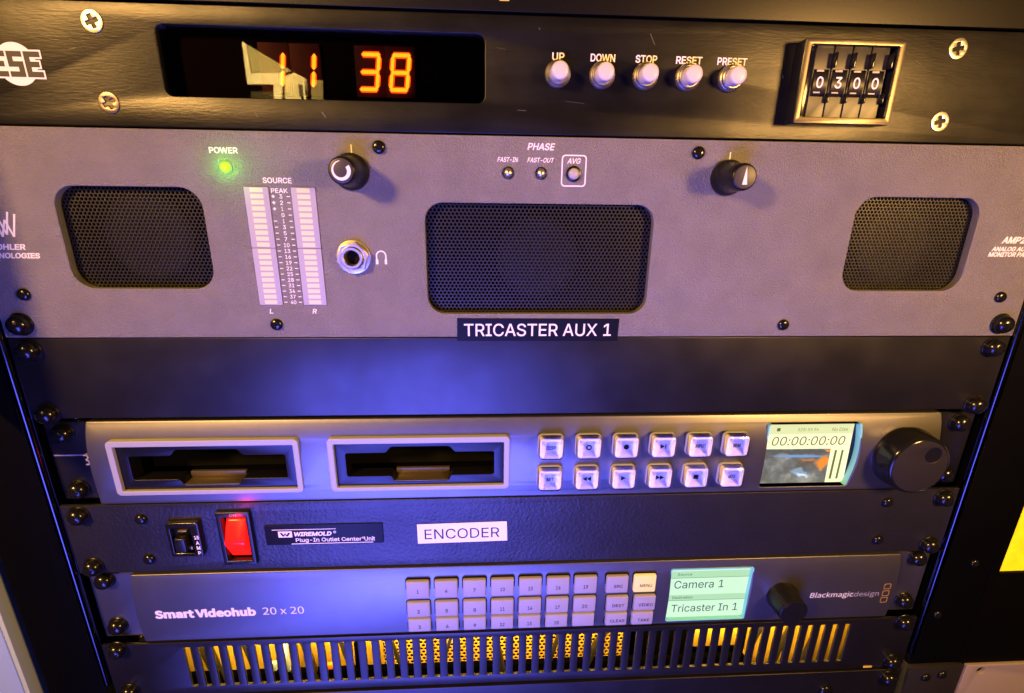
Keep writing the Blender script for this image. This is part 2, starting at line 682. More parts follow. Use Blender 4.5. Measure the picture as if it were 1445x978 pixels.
def build_clock():
    t = thing('timer_unit', 'black timer unit with orange seven segment digits and five white push buttons', 'timer', (0, 0, -44))
    z0, z1 = -0.4, -44.2
    win = rr(-152.3, -24.6, -7.4, -32.6, 3.2)
    link('panel', plate_mesh([rect(-241.3, 241.3, z1, z0), win], 0, 3.2, 0.35), t, (0, 0, 0), M_BRUSH)
    chassis(t, z0, z1)
    # display
    d = link('display_window', plate_mesh([rr(-154, -23, -6, -34, 2)], 2.2, 3.0), t, (0, 0, 0), mat_smoke())
    link('display_board', box_mesh(-155, -22, 7.2, 8.2, -35, -5.5), d, (0, 0, 0), M_DARK)
    sl = 0.13
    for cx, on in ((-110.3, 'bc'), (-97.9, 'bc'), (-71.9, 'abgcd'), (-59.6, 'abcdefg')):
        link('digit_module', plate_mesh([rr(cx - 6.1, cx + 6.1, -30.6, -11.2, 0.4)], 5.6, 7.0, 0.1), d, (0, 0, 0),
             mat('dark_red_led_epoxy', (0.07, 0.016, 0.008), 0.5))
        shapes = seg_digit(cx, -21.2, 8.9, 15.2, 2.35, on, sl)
        dg = link('digit', strokes_mesh(shapes, 4.8, 0.2), d, (0, 0, 0), glow('red_led_halo', (1.0, 0.085, 0.002), 3.0))  # wide red layer paints the glow around the bright core
        link('bright_core', strokes_mesh(seg_digit(cx, -21.2, 8.0, 14.2, 1.35, on, sl), 4.58, 0.1), dg, (0, 0, 0), glow('orange_led_light', (1.0, 0.30, 0.010), 5.0))
    # buttons
    words = (('UP', 5.3, 5.0), ('DOWN', 23.7, 10.2), ('STOP', 41.8, 9.0), ('RESET', 59.8, 11.0), ('PRESET', 78.1, 12.6))
    bz = -21.0
    hexf = lambda r, a, y: r * (1.0 + 0.035 * math.cos(24 * a))
    collar_m = lathe_mesh([(5.2, 0.0), (5.3, -0.8), (5.1, -1.5), (4.6, -1.9), (4.5, -3.2), (4.1, -3.6), (3.7, -3.6), (3.6, -2.0)], 72, facet=lambda r, a, y: r * (1 + (0.02 * math.cos(30 * a) if r > 5 else 0)))
    cap_m = lathe_mesh([(3.55, -2.0), (3.55, -7.0), (3.35, -7.7), (2.8, -8.1), (1.6, -8.3), (0.4, -8.35)], 40)
    for w, x, wd in words:
        b = link('push_button', collar_m, t, (x, 0, bz), M_CHROME)
        link('button_cap', cap_m, b, (x, 0, bz), M_WHITECAP)
        link('lettering', text_mesh([(w, x, -14.6, wd, 2.9, dict(bold=0.02))], -0.01), t, (0, 0, 0), M_WHITE)
    # thumbwheel switch
    bx0, bx1, bz0, bz1 = 104.3, 146.4, -6.9, -38.4
    tw = link('thumbwheel_switch', plate_mesh([rr(bx0, bx1, bz1, bz0, 0.8), rr(bx0 + 2.5, bx1 - 2.6, bz1 + 2.7, bz0 - 2.2, 0.5)], -6.6, 0, 0.35), t, (0, 0, 0), M_GLOSSBLK)
    link('bezel', plate_mesh([rr(bx0 + 0.1, bx1 - 0.1, bz1 + 0.1, bz0 - 0.1, 0.8), rr(bx0 + 2.4, bx1 - 2.5, bz1 + 2.6, bz0 - 2.1, 0.5)], -7.3, -6.62, 0.2), tw, (0, 0, 0),
         mat('smoky_bezel', (0.13, 0.112, 0.082), 0.30, 0.75, bump=0.05, bscale=130, detail=1, var=0.25, vscale=90))
    wdt = 7.95
    dy = -3.2
    link('side_filler', box_mesh(bx0 + 2.5, 110.2, dy - 1.4, 0, bz1 + 1.5, bz0 - 1.5, 0.2), tw, (0, 0, 0), M_GLOSSBLK)
    M_MOD = mat('dark_brown_plastic', (0.022, 0.019, 0.018), 0.36, 0.0, 0.5, bump=0.01, bscale=900)
    digs = '0300'
    for k in range(4):
        xa = 110.4 + k * wdt
        xb = xa + wdt - 0.5
        xm = (xa + xb) / 2
        module = link('wheel_module', plate_mesh([rect(xa, xb, bz1 + 1.5, bz0 - 1.5), rect(xa + 0.5, xb - 0.5, -27.6, -17.6)], dy - 1.6, dy + 0.6, 0.15), tw, (0, 0, 0), M_MOD)
        # toothed wheel seen through the slot
        bm = bmesh.new()
        n = 40
        R, ys, zs = 7.4, 5.0 + dy, -22.6
        ra, rb = [], []
        for i in range(n):
            a = 2 * math.pi * i / n
            ra.append(bm.verts.new(Vector((xa + 0.7, ys + R * math.cos(a), zs + R * math.sin(a))) * S))
            rb.append(bm.verts.new(Vector((xb - 0.7, ys + R * math.cos(a), zs + R * math.sin(a))) * S))
        for i in range(n):
            j = (i + 1) % n
            bm.faces.new((ra[i], ra[j], rb[j], rb[i]))
        bm.faces.new(ra)
        bm.faces.new(list(reversed(rb)))
        bmesh.ops.recalc_face_normals(bm, faces=bm.faces)
        me = bpy.data.meshes.new('m')
        bm.to_mesh(me)
        bm.free()
        wh = link('number_wheel', smooth(me, 30), tw, (0, 0, 0), mat('black_wheel_plastic', (0.012, 0.011, 0.011), 0.42))
        link('number', text_mesh([(digs[k], xm - 0.4, -22.5, 2.9, 4.3, dict(bold=0.012))], dy - 2.45, 0.06), wh, (0, 0, 0), M_WHITE)
        link('lever', box_mesh(xb - 0.35, xb + 0.75, dy - 4.2, dy - 1.2, -17.2, -11.6, 0.3, 2), wh, (0, 0, 0), M_GLOSSBLK)
        link('tooth', box_mesh(xb - 0.3, xb + 0.6, dy - 3.4, dy - 1.2, -30.2, -26.4, 0.3, 2), wh, (0, 0, 0), M_GLOSSBLK)
        link('pointer_mark', strokes_mesh([[rect(xm - 2.0, xm + 1.0, -18.4, -17.7)], [rect(xm - 2.0, xm + 0.8, -26.4, -25.9)]], dy - 1.62, 0.12), module, (0, 0, 0),
             mat('cream_print', (0.6, 0.5, 0.34), 0.5))
    for x, z, rt, mm_ in ((-174.9, -7.2, 0.35, M_SCREWZN), (-174.9, -35.6, 0.5, mat('shaded_zinc_screw', (0.16, 0.13, 0.11), 0.35, 0.8)),  # lower left screw: same zinc, its shade put into a darker base
                          (174.8, -7.3, 0.2, M_SCREWZN), (174.8, -35.6, 0.25, M_SCREWZN)):
        flat_screw(t, x, z, 0.0, 4.1, rt, mm_)
    sc_ = [((-118.6, -37.6), (-117.4, -39.8), 0.25), ((-91.5, -37.2), (-90.2, -39.2), 0.45), ((42.6, -5.4), (44.8, -9.4), 0.35), ((-3.0, -4.6), (-2.4, -5.2), 0.5),
           ((100.5, -19.0), (101.0, -20.4), 0.4), ((-11.0, -34.8), (-7.5, -35.0), 0.25), ((-20.0, -12.0), (-16.0, -12.6), 0.14), ((9.0, -31.0), (17.0, -31.8), 0.12),
           ((-186.0, -17.0), (-183.0, -16.4), 0.14), ((-160.0, -38.0), (-156.5, -38.4), 0.15), ((88.0, -38.0), (93.0, -37.6), 0.12), ((157.0, -12.0), (160.0, -13.6), 0.14)]
    link('scratches', merge([plate_mesh(line_shape(a_, b_, w_), -0.03, -0.005, keep_flat=True) for a_, b_, w_ in sc_]), t, (0, 0, 0), mat('bare_metal_scratch', (0.10, 0.095, 0.095), 0.5, 0.4))
    # maker's emblem: white disc with three block letters
    cx, cz = -206.6, -22.6
    link('emblem_disc', plate_mesh([circle(cx, cz, 7.6, 64)], -0.07, -0.01, keep_flat=True), t, (0, 0, 0), M_WHITE)

    hh, th = 4.5, 1.95

    def letter_e(x):
        w, m = 6.0, 5.2
        return [(x, -hh), (x + w, -hh), (x + w, -hh + th), (x + 2, -hh + th), (x + 2, -th / 2), (x + m, -th / 2), (x + m, th / 2), (x + 2, th / 2),
                (x + 2, hh - th), (x + w, hh - th), (x + w, hh), (x, hh)]

    def letter_s(x):
        w = 5.6
        return [(x, -hh), (x + w, -hh), (x + w, th / 2), (x + 2, th / 2), (x + 2, hh - th), (x + w, hh - th), (x + w, hh), (x, hh),
                (x, -th / 2), (x + w - 2, -th / 2), (x + w - 2, -hh + th), (x, -hh + th)]

    def grown(pts, d):
        out = []
        for i in range(len(pts)):
            p0, p1, p2 = Vector(pts[i - 1]), Vector(pts[i]), Vector(pts[(i + 1) % len(pts)])
            e1, e2 = (p1 - p0).normalized(), (p2 - p1).normalized()
            out.append((p1.x + (e1.y + e2.y) * d, p1.y - (e1.x + e2.x) * d))
        return out
    letters = [letter_e(-9.6), letter_s(-2.9), letter_e(3.4)]
    M_EMB = mat('black_emblem_ink', (0.03, 0.026, 0.022), 0.6)
    mv = lambda pts: [(cx + x, cz + z) for x, z in pts]
    for i, lt in enumerate(letters):
        link('emblem_outline', plate_mesh([mv(grown(lt, 0.6))], -0.13 - 0.003 * i, -0.08, keep_flat=True), t, (0, 0, 0), M_WHITE)
        link('emblem_letter', plate_mesh([mv(lt)], -0.2, -0.145, keep_flat=True), t, (0, 0, 0), M_EMB)
    return t


def mat_clear():
    m = bpy.data.materials.new('clear_acrylic')
    m.use_nodes = True
    N, L = m.node_tree.nodes, m.node_tree.links
    N.remove(N['Principled BSDF'])
    tr = N.new('ShaderNodeBsdfTransparent')
    tr.inputs['Color'].default_value = (1.0, 0.99, 1.0, 1)
    gl = N.new('ShaderNodeBsdfGlossy')
    gl.inputs['Roughness'].default_value = 0.06
    fr = N.new('ShaderNodeFresnel')
    fr.inputs['IOR'].default_value = 1.42
    mx = N.new('ShaderNodeMixShader')
    L.new(fr.outputs[0], mx.inputs[0])
    L.new(tr.outputs[0], mx.inputs[1])
    L.new(gl.outputs[0], mx.inputs[2])
    L.new(mx.outputs[0], N['Material Output'].inputs['Surface'])
    return m


def facet_cup(w, h):
    bm = bmesh.new()
    rings = [[bm.verts.new(Vector((x, y, z)) * S) for x, z in rrect(0, 0, ww, hh, r, 3)]
             for ww, hh, r, y in ((w, h, 1.6, -1.3), (w, h, 1.6, -4.2), (w - 1.6, h - 1.6, 0.8, -4.5), (w - 2.0, h - 2.0, 0.6, -4.2), (4.6, 3.4, 0.2, -3.3))]
    n = len(rings[0])
    for a, b in zip(rings[:-1], rings[1:]):
        for i in range(n):
            j = (i + 1) % n
            bm.faces.new((a[i], a[j], b[j], b[i]))
    bm.faces.new(rings[-1])
    bmesh.ops.recalc_face_normals(bm, faces=bm.faces)
    me = bpy.data.meshes.new('m')
    bm.to_mesh(me)
    bm.free()
    return smooth(me, 20)


def mat_smoke():
    if 'smoked_acrylic' in MATS:
        return MATS['smoked_acrylic']
    m = bpy.data.materials.new('smoked_acrylic')
    m.use_nodes = True
    N, L = m.node_tree.nodes, m.node_tree.links
    N.remove(N['Principled BSDF'])
    tr = N.new('ShaderNodeBsdfTransparent')
    tr.inputs['Color'].default_value = (0.80, 0.67, 0.60, 1)
    gl = N.new('ShaderNodeBsdfGlossy')
    gl.inputs['Roughness'].default_value = 0.015
    fr = N.new('ShaderNodeFresnel')
    fr.inputs['IOR'].default_value = 1.5
    mx = N.new('ShaderNodeMixShader')
    L.new(fr.outputs[0], mx.inputs[0])
    L.new(tr.outputs[0], mx.inputs[1])
    L.new(gl.outputs[0], mx.inputs[2])
    L.new(mx.outputs[0], N['Material Output'].inputs['Surface'])
    MATS['smoked_acrylic'] = m
    return m


build_clock()


# ================================================================ audio monitor
def hex_grille(x0, x1, z0, z1, pitch, r, y, thick=0.8):
    """perforated plate of staggered round holes, each with a short wall"""
    bm = bmesh.new()
    rowh = pitch * math.sqrt(3) / 2
    n = 6
    nz = int((z1 - z0) / rowh) + 1
    nx = int((x1 - x0) / pitch) + 1
    R = pitch / math.sqrt(3)
    for j in range(nz):
        for i in range(nx):
            cx = x0 + i * pitch + (pitch / 2 if j % 2 else 0)
            cz = z0 + j * rowh
            o, a, b = [], [], []
            for k in range(6):
                an = math.radians(30 + 60 * k)
                o.append(bm.verts.new(Vector((cx + R * math.cos(an), y, cz + R * math.sin(an))) * S))
            m = 12
            for k in range(m):
                an = math.radians(30 + 360 * k / m)
                a.append(bm.verts.new(Vector((cx + r * math.cos(an), y, cz + r * math.sin(an))) * S))
                b.append(bm.verts.new(Vector((cx + r * math.cos(an), y + thick, cz + r * math.sin(an))) * S))
            for k in range(6):
                k2 = (k + 1) % 6
                q0, q1, q2 = a[2 * k], a[2 * k + 1], a[(2 * k + 2) % m]
                bm.faces.new((o[k], q0, q1))
                bm.faces.new((o[k], q1, o[k2]))
                bm.faces.new((q1, q2, o[k2]))
            for k in range(m):
                k2 = (k + 1) % m
                bm.faces.new((a[k], b[k], b[k2], a[k2]))
    bmesh.ops.remove_doubles(bm, verts=bm.verts, dist=1e-6)
    bmesh.ops.recalc_face_normals(bm, faces=bm.faces)
    me = bpy.data.meshes.new('m')
    bm.to_mesh(me)
    bm.free()
    return me


def build_monitor():
    t = thing('audio_monitor', 'grey pebble textured audio monitor with three black speaker grilles, two knobs and level meters', 'audio monitor', (0, 0, -133))
    z0, z1 = -44.9, -133.6
    gl = rr(-205.6, -145.2, -110.8, -67.5, 9, 10)
    gr = rr(145.2, 205.4, -110.8, -67.5, 9, 10)
    gc = rr(-51.2, 51.4, -122.2, -72.4, 8, 10)
    meters = [rr(-127.1, -116.7, -118.2, -66.8, 0.2, 1), rr(-107.5, -97.1, -118.2, -66.8, 0.2, 1)]
    link('panel', plate_mesh([rect(-241.3, 241.3, z1, z0), gl, gr, gc] + meters, -0.4, 3.4, 0.4, 3), t, (0, 0, 0), M_GREY)
    link('case', box_mesh(-222, 222, 22, 120, z1 + 1.2, z0 - 1.2, 1.0, origin=(0, 22, z1)), t, (0, 22, z1), M_RACK)
    for (a, b, c, d, p, r) in ((-207.5, -143, -112, -65.5, 1.74, 0.74), (143, 207.5, -112, -65.5, 1.74, 0.74), (-53.5, 53.5, -124, -70.5, 1.8, 0.70)):
        g = link('speaker_grille', hex_grille(a, b, c, d, p, r, 3.7), t, (0, 0, 0), M_GRILLE)
        link('speaker_cavity', box_mesh(a, b, 20, 21, c, d), g, (0, 0, 0), M_DARK)
        cxm, czm = (a + b) / 2, (c + d) / 2
        cone = lathe_mesh([(19, 9.0), (17.5, 8.2), (16.5, 9.0), (8, 16), (7.5, 15), (4, 13.6), (0.5, 13.2)], 40, (cxm, czm))
        link('speaker_cone', cone, g, (0, 0, 0), mat('paper_cone', (0.015, 0.015, 0.016), 0.7))
    # meters
    seg_m = None
    for (xa, xb) in ((-127.0, -116.8), (-107.4, -97.2)):
        for (za, zb) in ((-92.45, -66.9), (-118.1, -92.65)):
            mt = link('level_meter', plate_mesh([rr(xa, xb, zb if zb < za else za, za if zb < za else zb, 0.25)], -0.75, 2, 0.12), t, (0, 0, 0), M_METERBODY)
            lo = min(za, zb)
            segs = []
            for k in range(10):
                zc = max(za, zb) - 1.27 - 2.54 * k
                segs.append([rr(xa + 2.5, xb - 2.3, zc - 0.85, zc + 0.85, 0.12, 2)])
            link('meter_segments', strokes_mesh(segs, -0.755, 0.1), mt, (0, 0, 0), M_METERSEG)
    scale_items, marks = [], []
    labels = ['PEAK', '3', '2', '1', '0', '1', '3', '5', '7', '10', '13', '16', '19', '22', '25', '28', '31', '34', '37', '40']
    yp = -0.41
    for k, s in enumerate(labels):
        zc = -68.15 - 2.565 * k
        if k == 0:
            scale_items.append((s, -112.3, zc - 0.2, 7.0, 1.9, dict(bold=0.012)))
            continue
        scale_items.append((s, -112.0, zc, 1.25 * len(s) - (0.5 if s == '1' else 0), 1.75, dict(bold=0.012)))
        marks.append([rect(-109.6, -108.2, zc - 0.17, zc + 0.2)])
        if k in (1, 2, 3):
            marks.append([cross_loop(-115.2, zc, 0.65, 0.24)])
        elif k > 4:
            marks.append([rect(-116.1, -114.7, zc - 0.17, zc + 0.2)])
    scale_items += [('SOURCE', -112.7, -64.2, 12.0, 2.3, dict(bold=0.018)), ('L', -122.3, -121.1, 1.6, 2.2, dict(bold=0.02, shear=0.2)),
                    ('R', -102.9, -121.1, 1.9, 2.2, dict(bold=0.02, shear=0.2))]
    link('meter_scale', merge([text_mesh(scale_items, yp, 0.06), strokes_mesh(marks, yp, 0.06)]), t, (0, 0, 0), M_WHITE)
    # printed words
    IT = dict(bold=0.018, shear=0.22)
    items = [('POWER', -133.0, -52.6, 11.6, 2.4, dict(bold=0.018)),
             ('PHASE', -0.6, -48.9, 11.4, 2.9, dict(bold=0.02, shear=0.22)),
             ('FAST-IN', -14.9, -54.3, 8.6, 2.0, IT), ('FAST-OUT', -0.7, -54.3, 11.2, 2.0, IT), ('AVG', 13.8, -54.4, 5.6, 2.3, IT),
             ('WOHLER', -229.6, -92.9, 15.8, 2.5, dict(bold=0.03, shear=0.2)), ('TECHNOLOGIES', -229.6, -96.6, 25.5, 2.4, dict(bold=0.03, shear=0.2)),
             ('AMP2', 226.2, -86.2, 11.5, 3.2, dict(bold=0.03, shear=0.22)), ('ANALOG AUDIO', 227.5, -90.4, 22.0, 2.2, dict(bold=0.03, shear=0.2)),
             ('MONITOR PANEL', 227.3, -93.0, 23.5, 2.2, dict(bold=0.03, shear=0.2))]
    shapes = [[rr(8.4, 19.3, -65.0, -51.9, 1.6), rr(8.95, 18.75, -64.45, -52.45, 1.1)],
              line_shape((-80.7, -49.4), (-80.7, -53.0), 0.5), line_shape((82.5, -49.7), (82.5, -53.0), 0.5)]
    # headphone sign
    shapes.append([[(p[0], p[1]) for p in arc_band(-71.2, -95.6, 1.75, 2.35, 0, 180, 14)[0]]])
    for sx in (-1, 1):
        shapes.append(line_shape((-71.2 + sx * 2.05, -95.6), (-71.2 + sx * 2.05, -98.9), 0.6))
        shapes.append(line_shape((-71.2 + sx * 1.95, -97.2), (-71.2 + sx * 1.95, -99.4), 1.1))
    # interlaced W emblem
    for dx, dz in ((0, 0), (-2.6, 0.9)):
        pts = [(-231.6 + dx, -79.4 + dz), (-229.8 + dx, -88.6 + dz), (-227.2 + dx, -81.6 + dz), (-225.2 + dx, -88.6 + dz), (-222.6 + dx, -79.2 + dz)]
        for a, b in zip(pts[:-1], pts[1:]):
            shapes.append(line_shape(a, b, 0.8))
    for it in items:
        link('lettering', text_mesh([it], yp, 0.06), t, (0, 0, 0), M_WHITE)
    names = ['button_outline', 'knob_tick', 'knob_tick'] + ['headphone_sign'] * 5 + ['emblem'] * 8
    for nm in ('button_outline', 'knob_tick', 'headphone_sign', 'emblem'):
        grp = [plate_mesh(sh_, yp - 0.06 - 0.004 * (i % 7), yp, keep_flat=True) for i, sh_ in enumerate(shapes) if names[i] == nm]
        if nm == 'knob_tick':
            for g in grp:
                link(nm, g, t, (0, 0, 0), M_WHITE)
        else:
            link(nm, merge(grp), t, (0, 0, 0), M_WHITE)
    # power lamp
    led = link('power_lamp', lathe_mesh([(2.0, -0.3), (1.95, -1.0), (1.6, -1.9), (0.9, -2.5), (0.2, -2.7)], 28), t, (-133.1, 0, -59.3), glow('green_led_light', (0.16, 1.0, 0.006), 5.0))
    link('lamp_collar', lathe_mesh([(2.9, -0.3), (2.8, -0.7), (2.1, -0.8), (2.05, -0.3)], 28), led, (-133.1, 0, -59.3), M_GREY)
    point_lamp('power_lamp_light', (-133.1, -5.5, -59.3), 1.5, 0.006, (0.15, 1.0, 0.01))
    for x in (-14.7, -0.4):
        l2 = link('indicator_lamp', lathe_mesh([(2.15, -0.3), (2.1, -0.8), (1.7, -1.5), (1.0, -2.0), (0.2, -2.15)], 6), t, (x, 0, -59.7), M_CHROME)
        link('lamp_collar', lathe_mesh([(2.7, -0.3), (2.6, -0.8), (2.2, -0.9), (2.15, -0.3)], 28), l2, (x, 0, -59.7), M_BLACKPL)
    av = link('push_button', lathe_mesh([(3.4, -0.3), (3.3, -0.9), (2.6, -1.1), (2.5, -0.4)], 32), t, (13.8, 0, -59.7), M_BLACKPL)
    link('button_cap', lathe_mesh([(2.35, -0.3), (2.35, -1.9), (2.0, -2.5), (1.0, -2.9), (0.2, -3.0)], 28), av, (13.8, 0, -59.7), mat('grey_lilac_plastic', (0.42, 0.40, 0.42), 0.35))
    # knobs
    prof = [(7.6, -0.4), (7.6, -2.2), (7.1, -3.0), (6.5, -3.6), (6.0, -6.5), (5.7, -10), (5.5, -15.2), (5.1, -16.1), (4.7, -16.4)]
    km = lathe_mesh(prof, 64, facet=lambda r, a, y: r * (1 + (0.012 * math.cos(20 * a) if -15.5 < y < -3.2 else 0)))
    for x in (-81.3, 82.4):
        k = link('knob', km, t, (x, 0, -60.3), M_BLACKPL)
        link('knob_cap', lathe_mesh([(4.65, -16.3), (4.6, -16.6), (4.3, -16.7)], 40), k, (x, 0, -60.3), mat('dark_cap_plastic', (0.05, 0.042, 0.042), 0.4))
        if x < 0:
            sh = arc_band(0, 0, lambda q: 3.55 - 1.4 * q ** 0.7, 3.75, 95, 395, 40)
        else:
            sh = [[(0.15, 4.1), (-0.95, -3.0), (1.15, -3.0)]]
        link('pointer', plate_mesh(sh, -16.8, -16.72, keep_flat=True), k, (x, 0, -60.3), M_WHITE)
    # headphone jack
    hexa = lambda r, a, y: r
    j = link('headphone_jack', plate_mesh([circle(0, 0, 7.5, 40), circle(0, 0, 3.4, 32)], -1.3, -0.4, 0.2), t, (-83.2, 0, -96.2), M_CHROME)
    link('hex_nut', plate_mesh([circle(0, 0, 7.2, 6, 0.25), circle(0, 0, 4.9, 32)], -3.9, -1.3, 0.35, 3), j, (-83.2, 0, -96.2), M_CHROME)
    link('sleeve', lathe_mesh([(4.8, -1.3), (4.8, -4.6), (4.5, -4.9), (3.6, -4.9), (3.3, -4.6), (3.2, -0.5)], 40, close=False), j, (-83.2, 0, -96.2), M_CHROME)
    link('socket_bottom', lathe_mesh([(3.35, -0.42), (3.35, -0.6), (0.1, -0.6)], 24), j, (-83.2, 0, -96.2), M_DARK)
    for x, z, rt in ((-69.2, -50.3, 0.2), (68.1, -50.2, 0.7), (-120.8, -127.3, 0.1), (120.4, -127.7, 0.8), (-227.8, -113.6, 0.5), (228.0, -113.7, 0.3), (-228.0, -61.0, 0.5), (228.0, -61.0, 0.9)):
        dome_screw(t, x, z, -0.4, 2.75, 1.8, rt)
    rack_screws(t, (51.2, 127.2), -0.4)
    # tape label
    lab = link('tape_label', plate_mesh([[(39.2, -124.6), (-37.9, -124.3), (-38.1, -135.4), (38.9, -135.6)]], -0.62, -0.45, keep_flat=True), t, (0, 0, 0), M_TAPEBLK)
    link('label_lettering', text_mesh([('TRICASTER AUX 1', 0.4, -130.1, 70.4, 6.2, dict(bold=0.006))], -0.625, 0.05), lab, (0, 0, 0), M_WHITE)
    return t


build_monitor()


# ================================================================ blank panel
def build_blank():
    t = thing('blank_panel', 'plain satin black blank panel glowing blue, between the audio monitor and the disk recorder', 'blank panel', (0, 0, -174))
    link('panel', plate_mesh([rect(-241.3, 241.3, -174.2, -134.1)], 0.2, 2.0, 0.4, 3), t, (0, 0, 0), M_SATIN)
    link('flange', box_mesh(-222, 222, 2.0, 16, -174.0, -172.4, 0.3), t, (0, 0, 0), M_SATIN)
    rack_screws(t, (139.7, 171.45), 0.2)
    return t


build_blank()


# ================================================================ disk recorder
def scr(x7, z7, yd):
    """a point measured on the plane 7 mm behind the fascia, moved to a depth yd along its sight line"""
    k = (yd + 227.5) / 234.5
    return (-25.07 + (x7 + 25.07) * k, -66.39 + (z7 + 66.39) * k)


def crystal_cap(w, h, d):
    """clear moulded cap: bevelled block whose front sinks as four facets to a small flat centre"""
    bm = bmesh.new()

    def ring(ww, hh, r, y):
        return [bm.verts.new(Vector((x, y, z)) * S) for x, z in rrect(0, 0, ww, hh, r, 4)]
    rings = [ring(w, h, 2.2, 0), ring(w, h, 2.2, -d * 0.55), ring(w - 1.0, h - 1.0, 2.0, -d * 0.9), ring(w - 2.6, h - 2.6, 1.4, -d),
             ring(w - 3.8, h - 3.8, 0.7, -d + 0.2), ring(4.4, 4.0, 0.4, -d + 0.8)]
    n = len(rings[0])
    for a, b in zip(rings[:-1], rings[1:]):
        for i in range(n):
            j = (i + 1) % n
            bm.faces.new((a[i], a[j], b[j], b[i]))
    bm.faces.new(rings[-1])
    bm.faces.new(list(reversed(rings[0])))
    bmesh.ops.recalc_face_normals(bm, faces=bm.faces)
    me = bpy.data.meshes.new('m')
    bm.to_mesh(me)
    bm.free()
    return smooth(me, 25)


def build_recorder():
    t = thing('disk_recorder', 'grey disk recorder with two drive bays, clear buttons, timecode screen and black jog wheel', 'disk recorder', (0, 0, -222))
    z0, z1 = -177.8, -222.3
    bays = ((-210.3, -118.1), (-104.2, -12.4))
    BZ0, BZ1 = -186.2, -216.8
    holes = [rr(a + 1.5, b - 1.5, BZ1 + 1.5, BZ0 - 1.5, 1.5) for a, b in bays]
    SX0, SX1, SZ0, SZ1 = 124.4, 175.6, -182.2, -219.8
    screen_hole = chamfer_poly([(SX1 - 1.5, SZ0), (SX0, SZ0), (SX0, SZ1), (SX1 - 1.5, SZ1), (SX1 + 0.8, -201)], 1.5, 4)
    screen_hole = [(SX1 - 2.2, SZ0), (SX0 + 0.8, SZ0), (SX0, SZ0 - 0.8), (SX0, SZ1 + 0.8), (SX0 + 0.8, SZ1), (SX1 - 2.6, SZ1)] + \
                  [(SX1 - 1.6 + 2.4 * math.sin(math.pi * q / 10), SZ1 + 0.8 + (SZ0 - SZ1 - 1.6) * q / 10) for q in range(0, 11)]
    me = plate_mesh([rr(-220.5, 220.5, z1, z0, 0.8)] + holes + [screen_hole], -0.2, 4.6, 0.35, 3)
    curve_face(me, (z0 + z1) / 2 - 2, 24, 0.9, top_roll=3.4)
    link('fascia', me, t, (0, 0, 0), M_FASCIA)
    link('ear_plate', plate_mesh([rect(-241.3, 241.3, z1 + 0.4, z0 - 0.4), rr(-213, 213, z1 + 2, z0 - 2, 1)], 5.0, 6.6, 0.3), t, (0, 0, 0), M_SATIN)
    link('case', box_mesh(-222, 222, 26, 120, z1 + 1.2, z0 - 1.2, 1.0, origin=(0, 26, z1)), t, (0, 26, z1), M_RACK)
    rack_screws(t, (184.15, 215.9), 5.0)
    # headset sign printed on the ear
    hs = [line_shape((-240.5, -196.6), (-223.5, -196.6), 0.7), arc_band(-221.6, -195.2, 0.9, 1.45, -100, 130, 12), arc_band(-221.4, -198.1, 0.9, 1.45, -130, 100, 12)]
    link('printed_sign', merge([plate_mesh(s, 4.9, 4.98, keep_flat=True) if i == 0 else plate_mesh(s, 0.05, 2.3, keep_flat=True) for i, s in enumerate(hs)]), t, (0, 0, 0), M_GREYTEXT)
    # bays
    for n, (a, b) in enumerate(bays):
        bay = link('drive_bay', plate_mesh([rr(a, b, BZ1, BZ0, 2.4), rr(a + 3.1, b - 2.9, BZ1 + 2.5, BZ0 - 3.3, 0.5)], -1.1, 3.0, 0.45, 3), t, (0, 0, 0), M_BAYFRAME)
        sx0, sx1 = a + 8.2, b - 8.0
        za, zb, zt, zu = -208.9, -195.6, -192.2, -212.4
        tx0, tx1 = a + 31.2, a + 61.0
        slot = [(sx1, zb), (tx1 + 2.6, zb), (tx1, zt), (tx0, zt), (tx0 - 2.6, zb), (sx0, zb), (sx0, za), (tx0 - 0.6, za), (tx0 + 1.2, zu), (tx1 - 1.2, zu), (tx1 + 0.6, za), (sx1, za)]
        slot = chamfer_poly(slot, 1.1, 3)
        link('bay_plate', plate_mesh([rr(a + 2.6, b - 2.4, BZ1 + 2.0, BZ0 - 2.8, 0.5), slot], 0.8, 9.0, 0.25), bay, (0, 0, 0), M_BAYPLATE)
        link('slot_liner', box_mesh(a + 3, b - 3, 24, 25, BZ1 + 2, BZ0 - 2), bay, (0, 0, 0), M_DARK)
        link('finger_rest', box_mesh(tx0 + 1.0, tx1 - 1.0, 0.9, 12, zu + 0.02, zu + 0.5, 0.15), bay, (0, 0, 0), mat('brown_satin_metal', (0.16, 0.13, 0.09), 0.4, 0.6))
        link('release_tab', box_mesh(tx0 + 0.8, tx1 - 0.8, 8.0, 10, zu + 0.4, za + 0.2, 0.4, 2), bay, (0, 0, 0), mat('brown_satin_metal', (0.16, 0.13, 0.09), 0.4, 0.6))
    # clear buttons
    M_CRYSTAL = mat_clear()
    M_CUP = mat('silver_reflector', (0.95, 0.93, 0.96), 0.2, 0.05, bump=0.7, bscale=320, detail=1)
    bw = 12.8
    cap = crystal_cap(bw, 12.6, 4.4)
    base = plate_mesh([rrect(0, 0, bw + 0.6, 13.2, 2.6)], -1.2, 0.5, 0.5, 3)
    cup = facet_cup(bw - 1.2, 11.4)
    xs = [8.6 + 19.38 * i for i in range(6)]
    tri_r = lambda cx, w=2.2: [[(cx + w / 2, 0), (cx - w / 2, 1.3), (cx - w / 2, -1.3)]]
    tri_l = lambda cx, w=2.2: [[(cx - w / 2, 0), (cx + w / 2, 1.3), (cx + w / 2, -1.3)]]
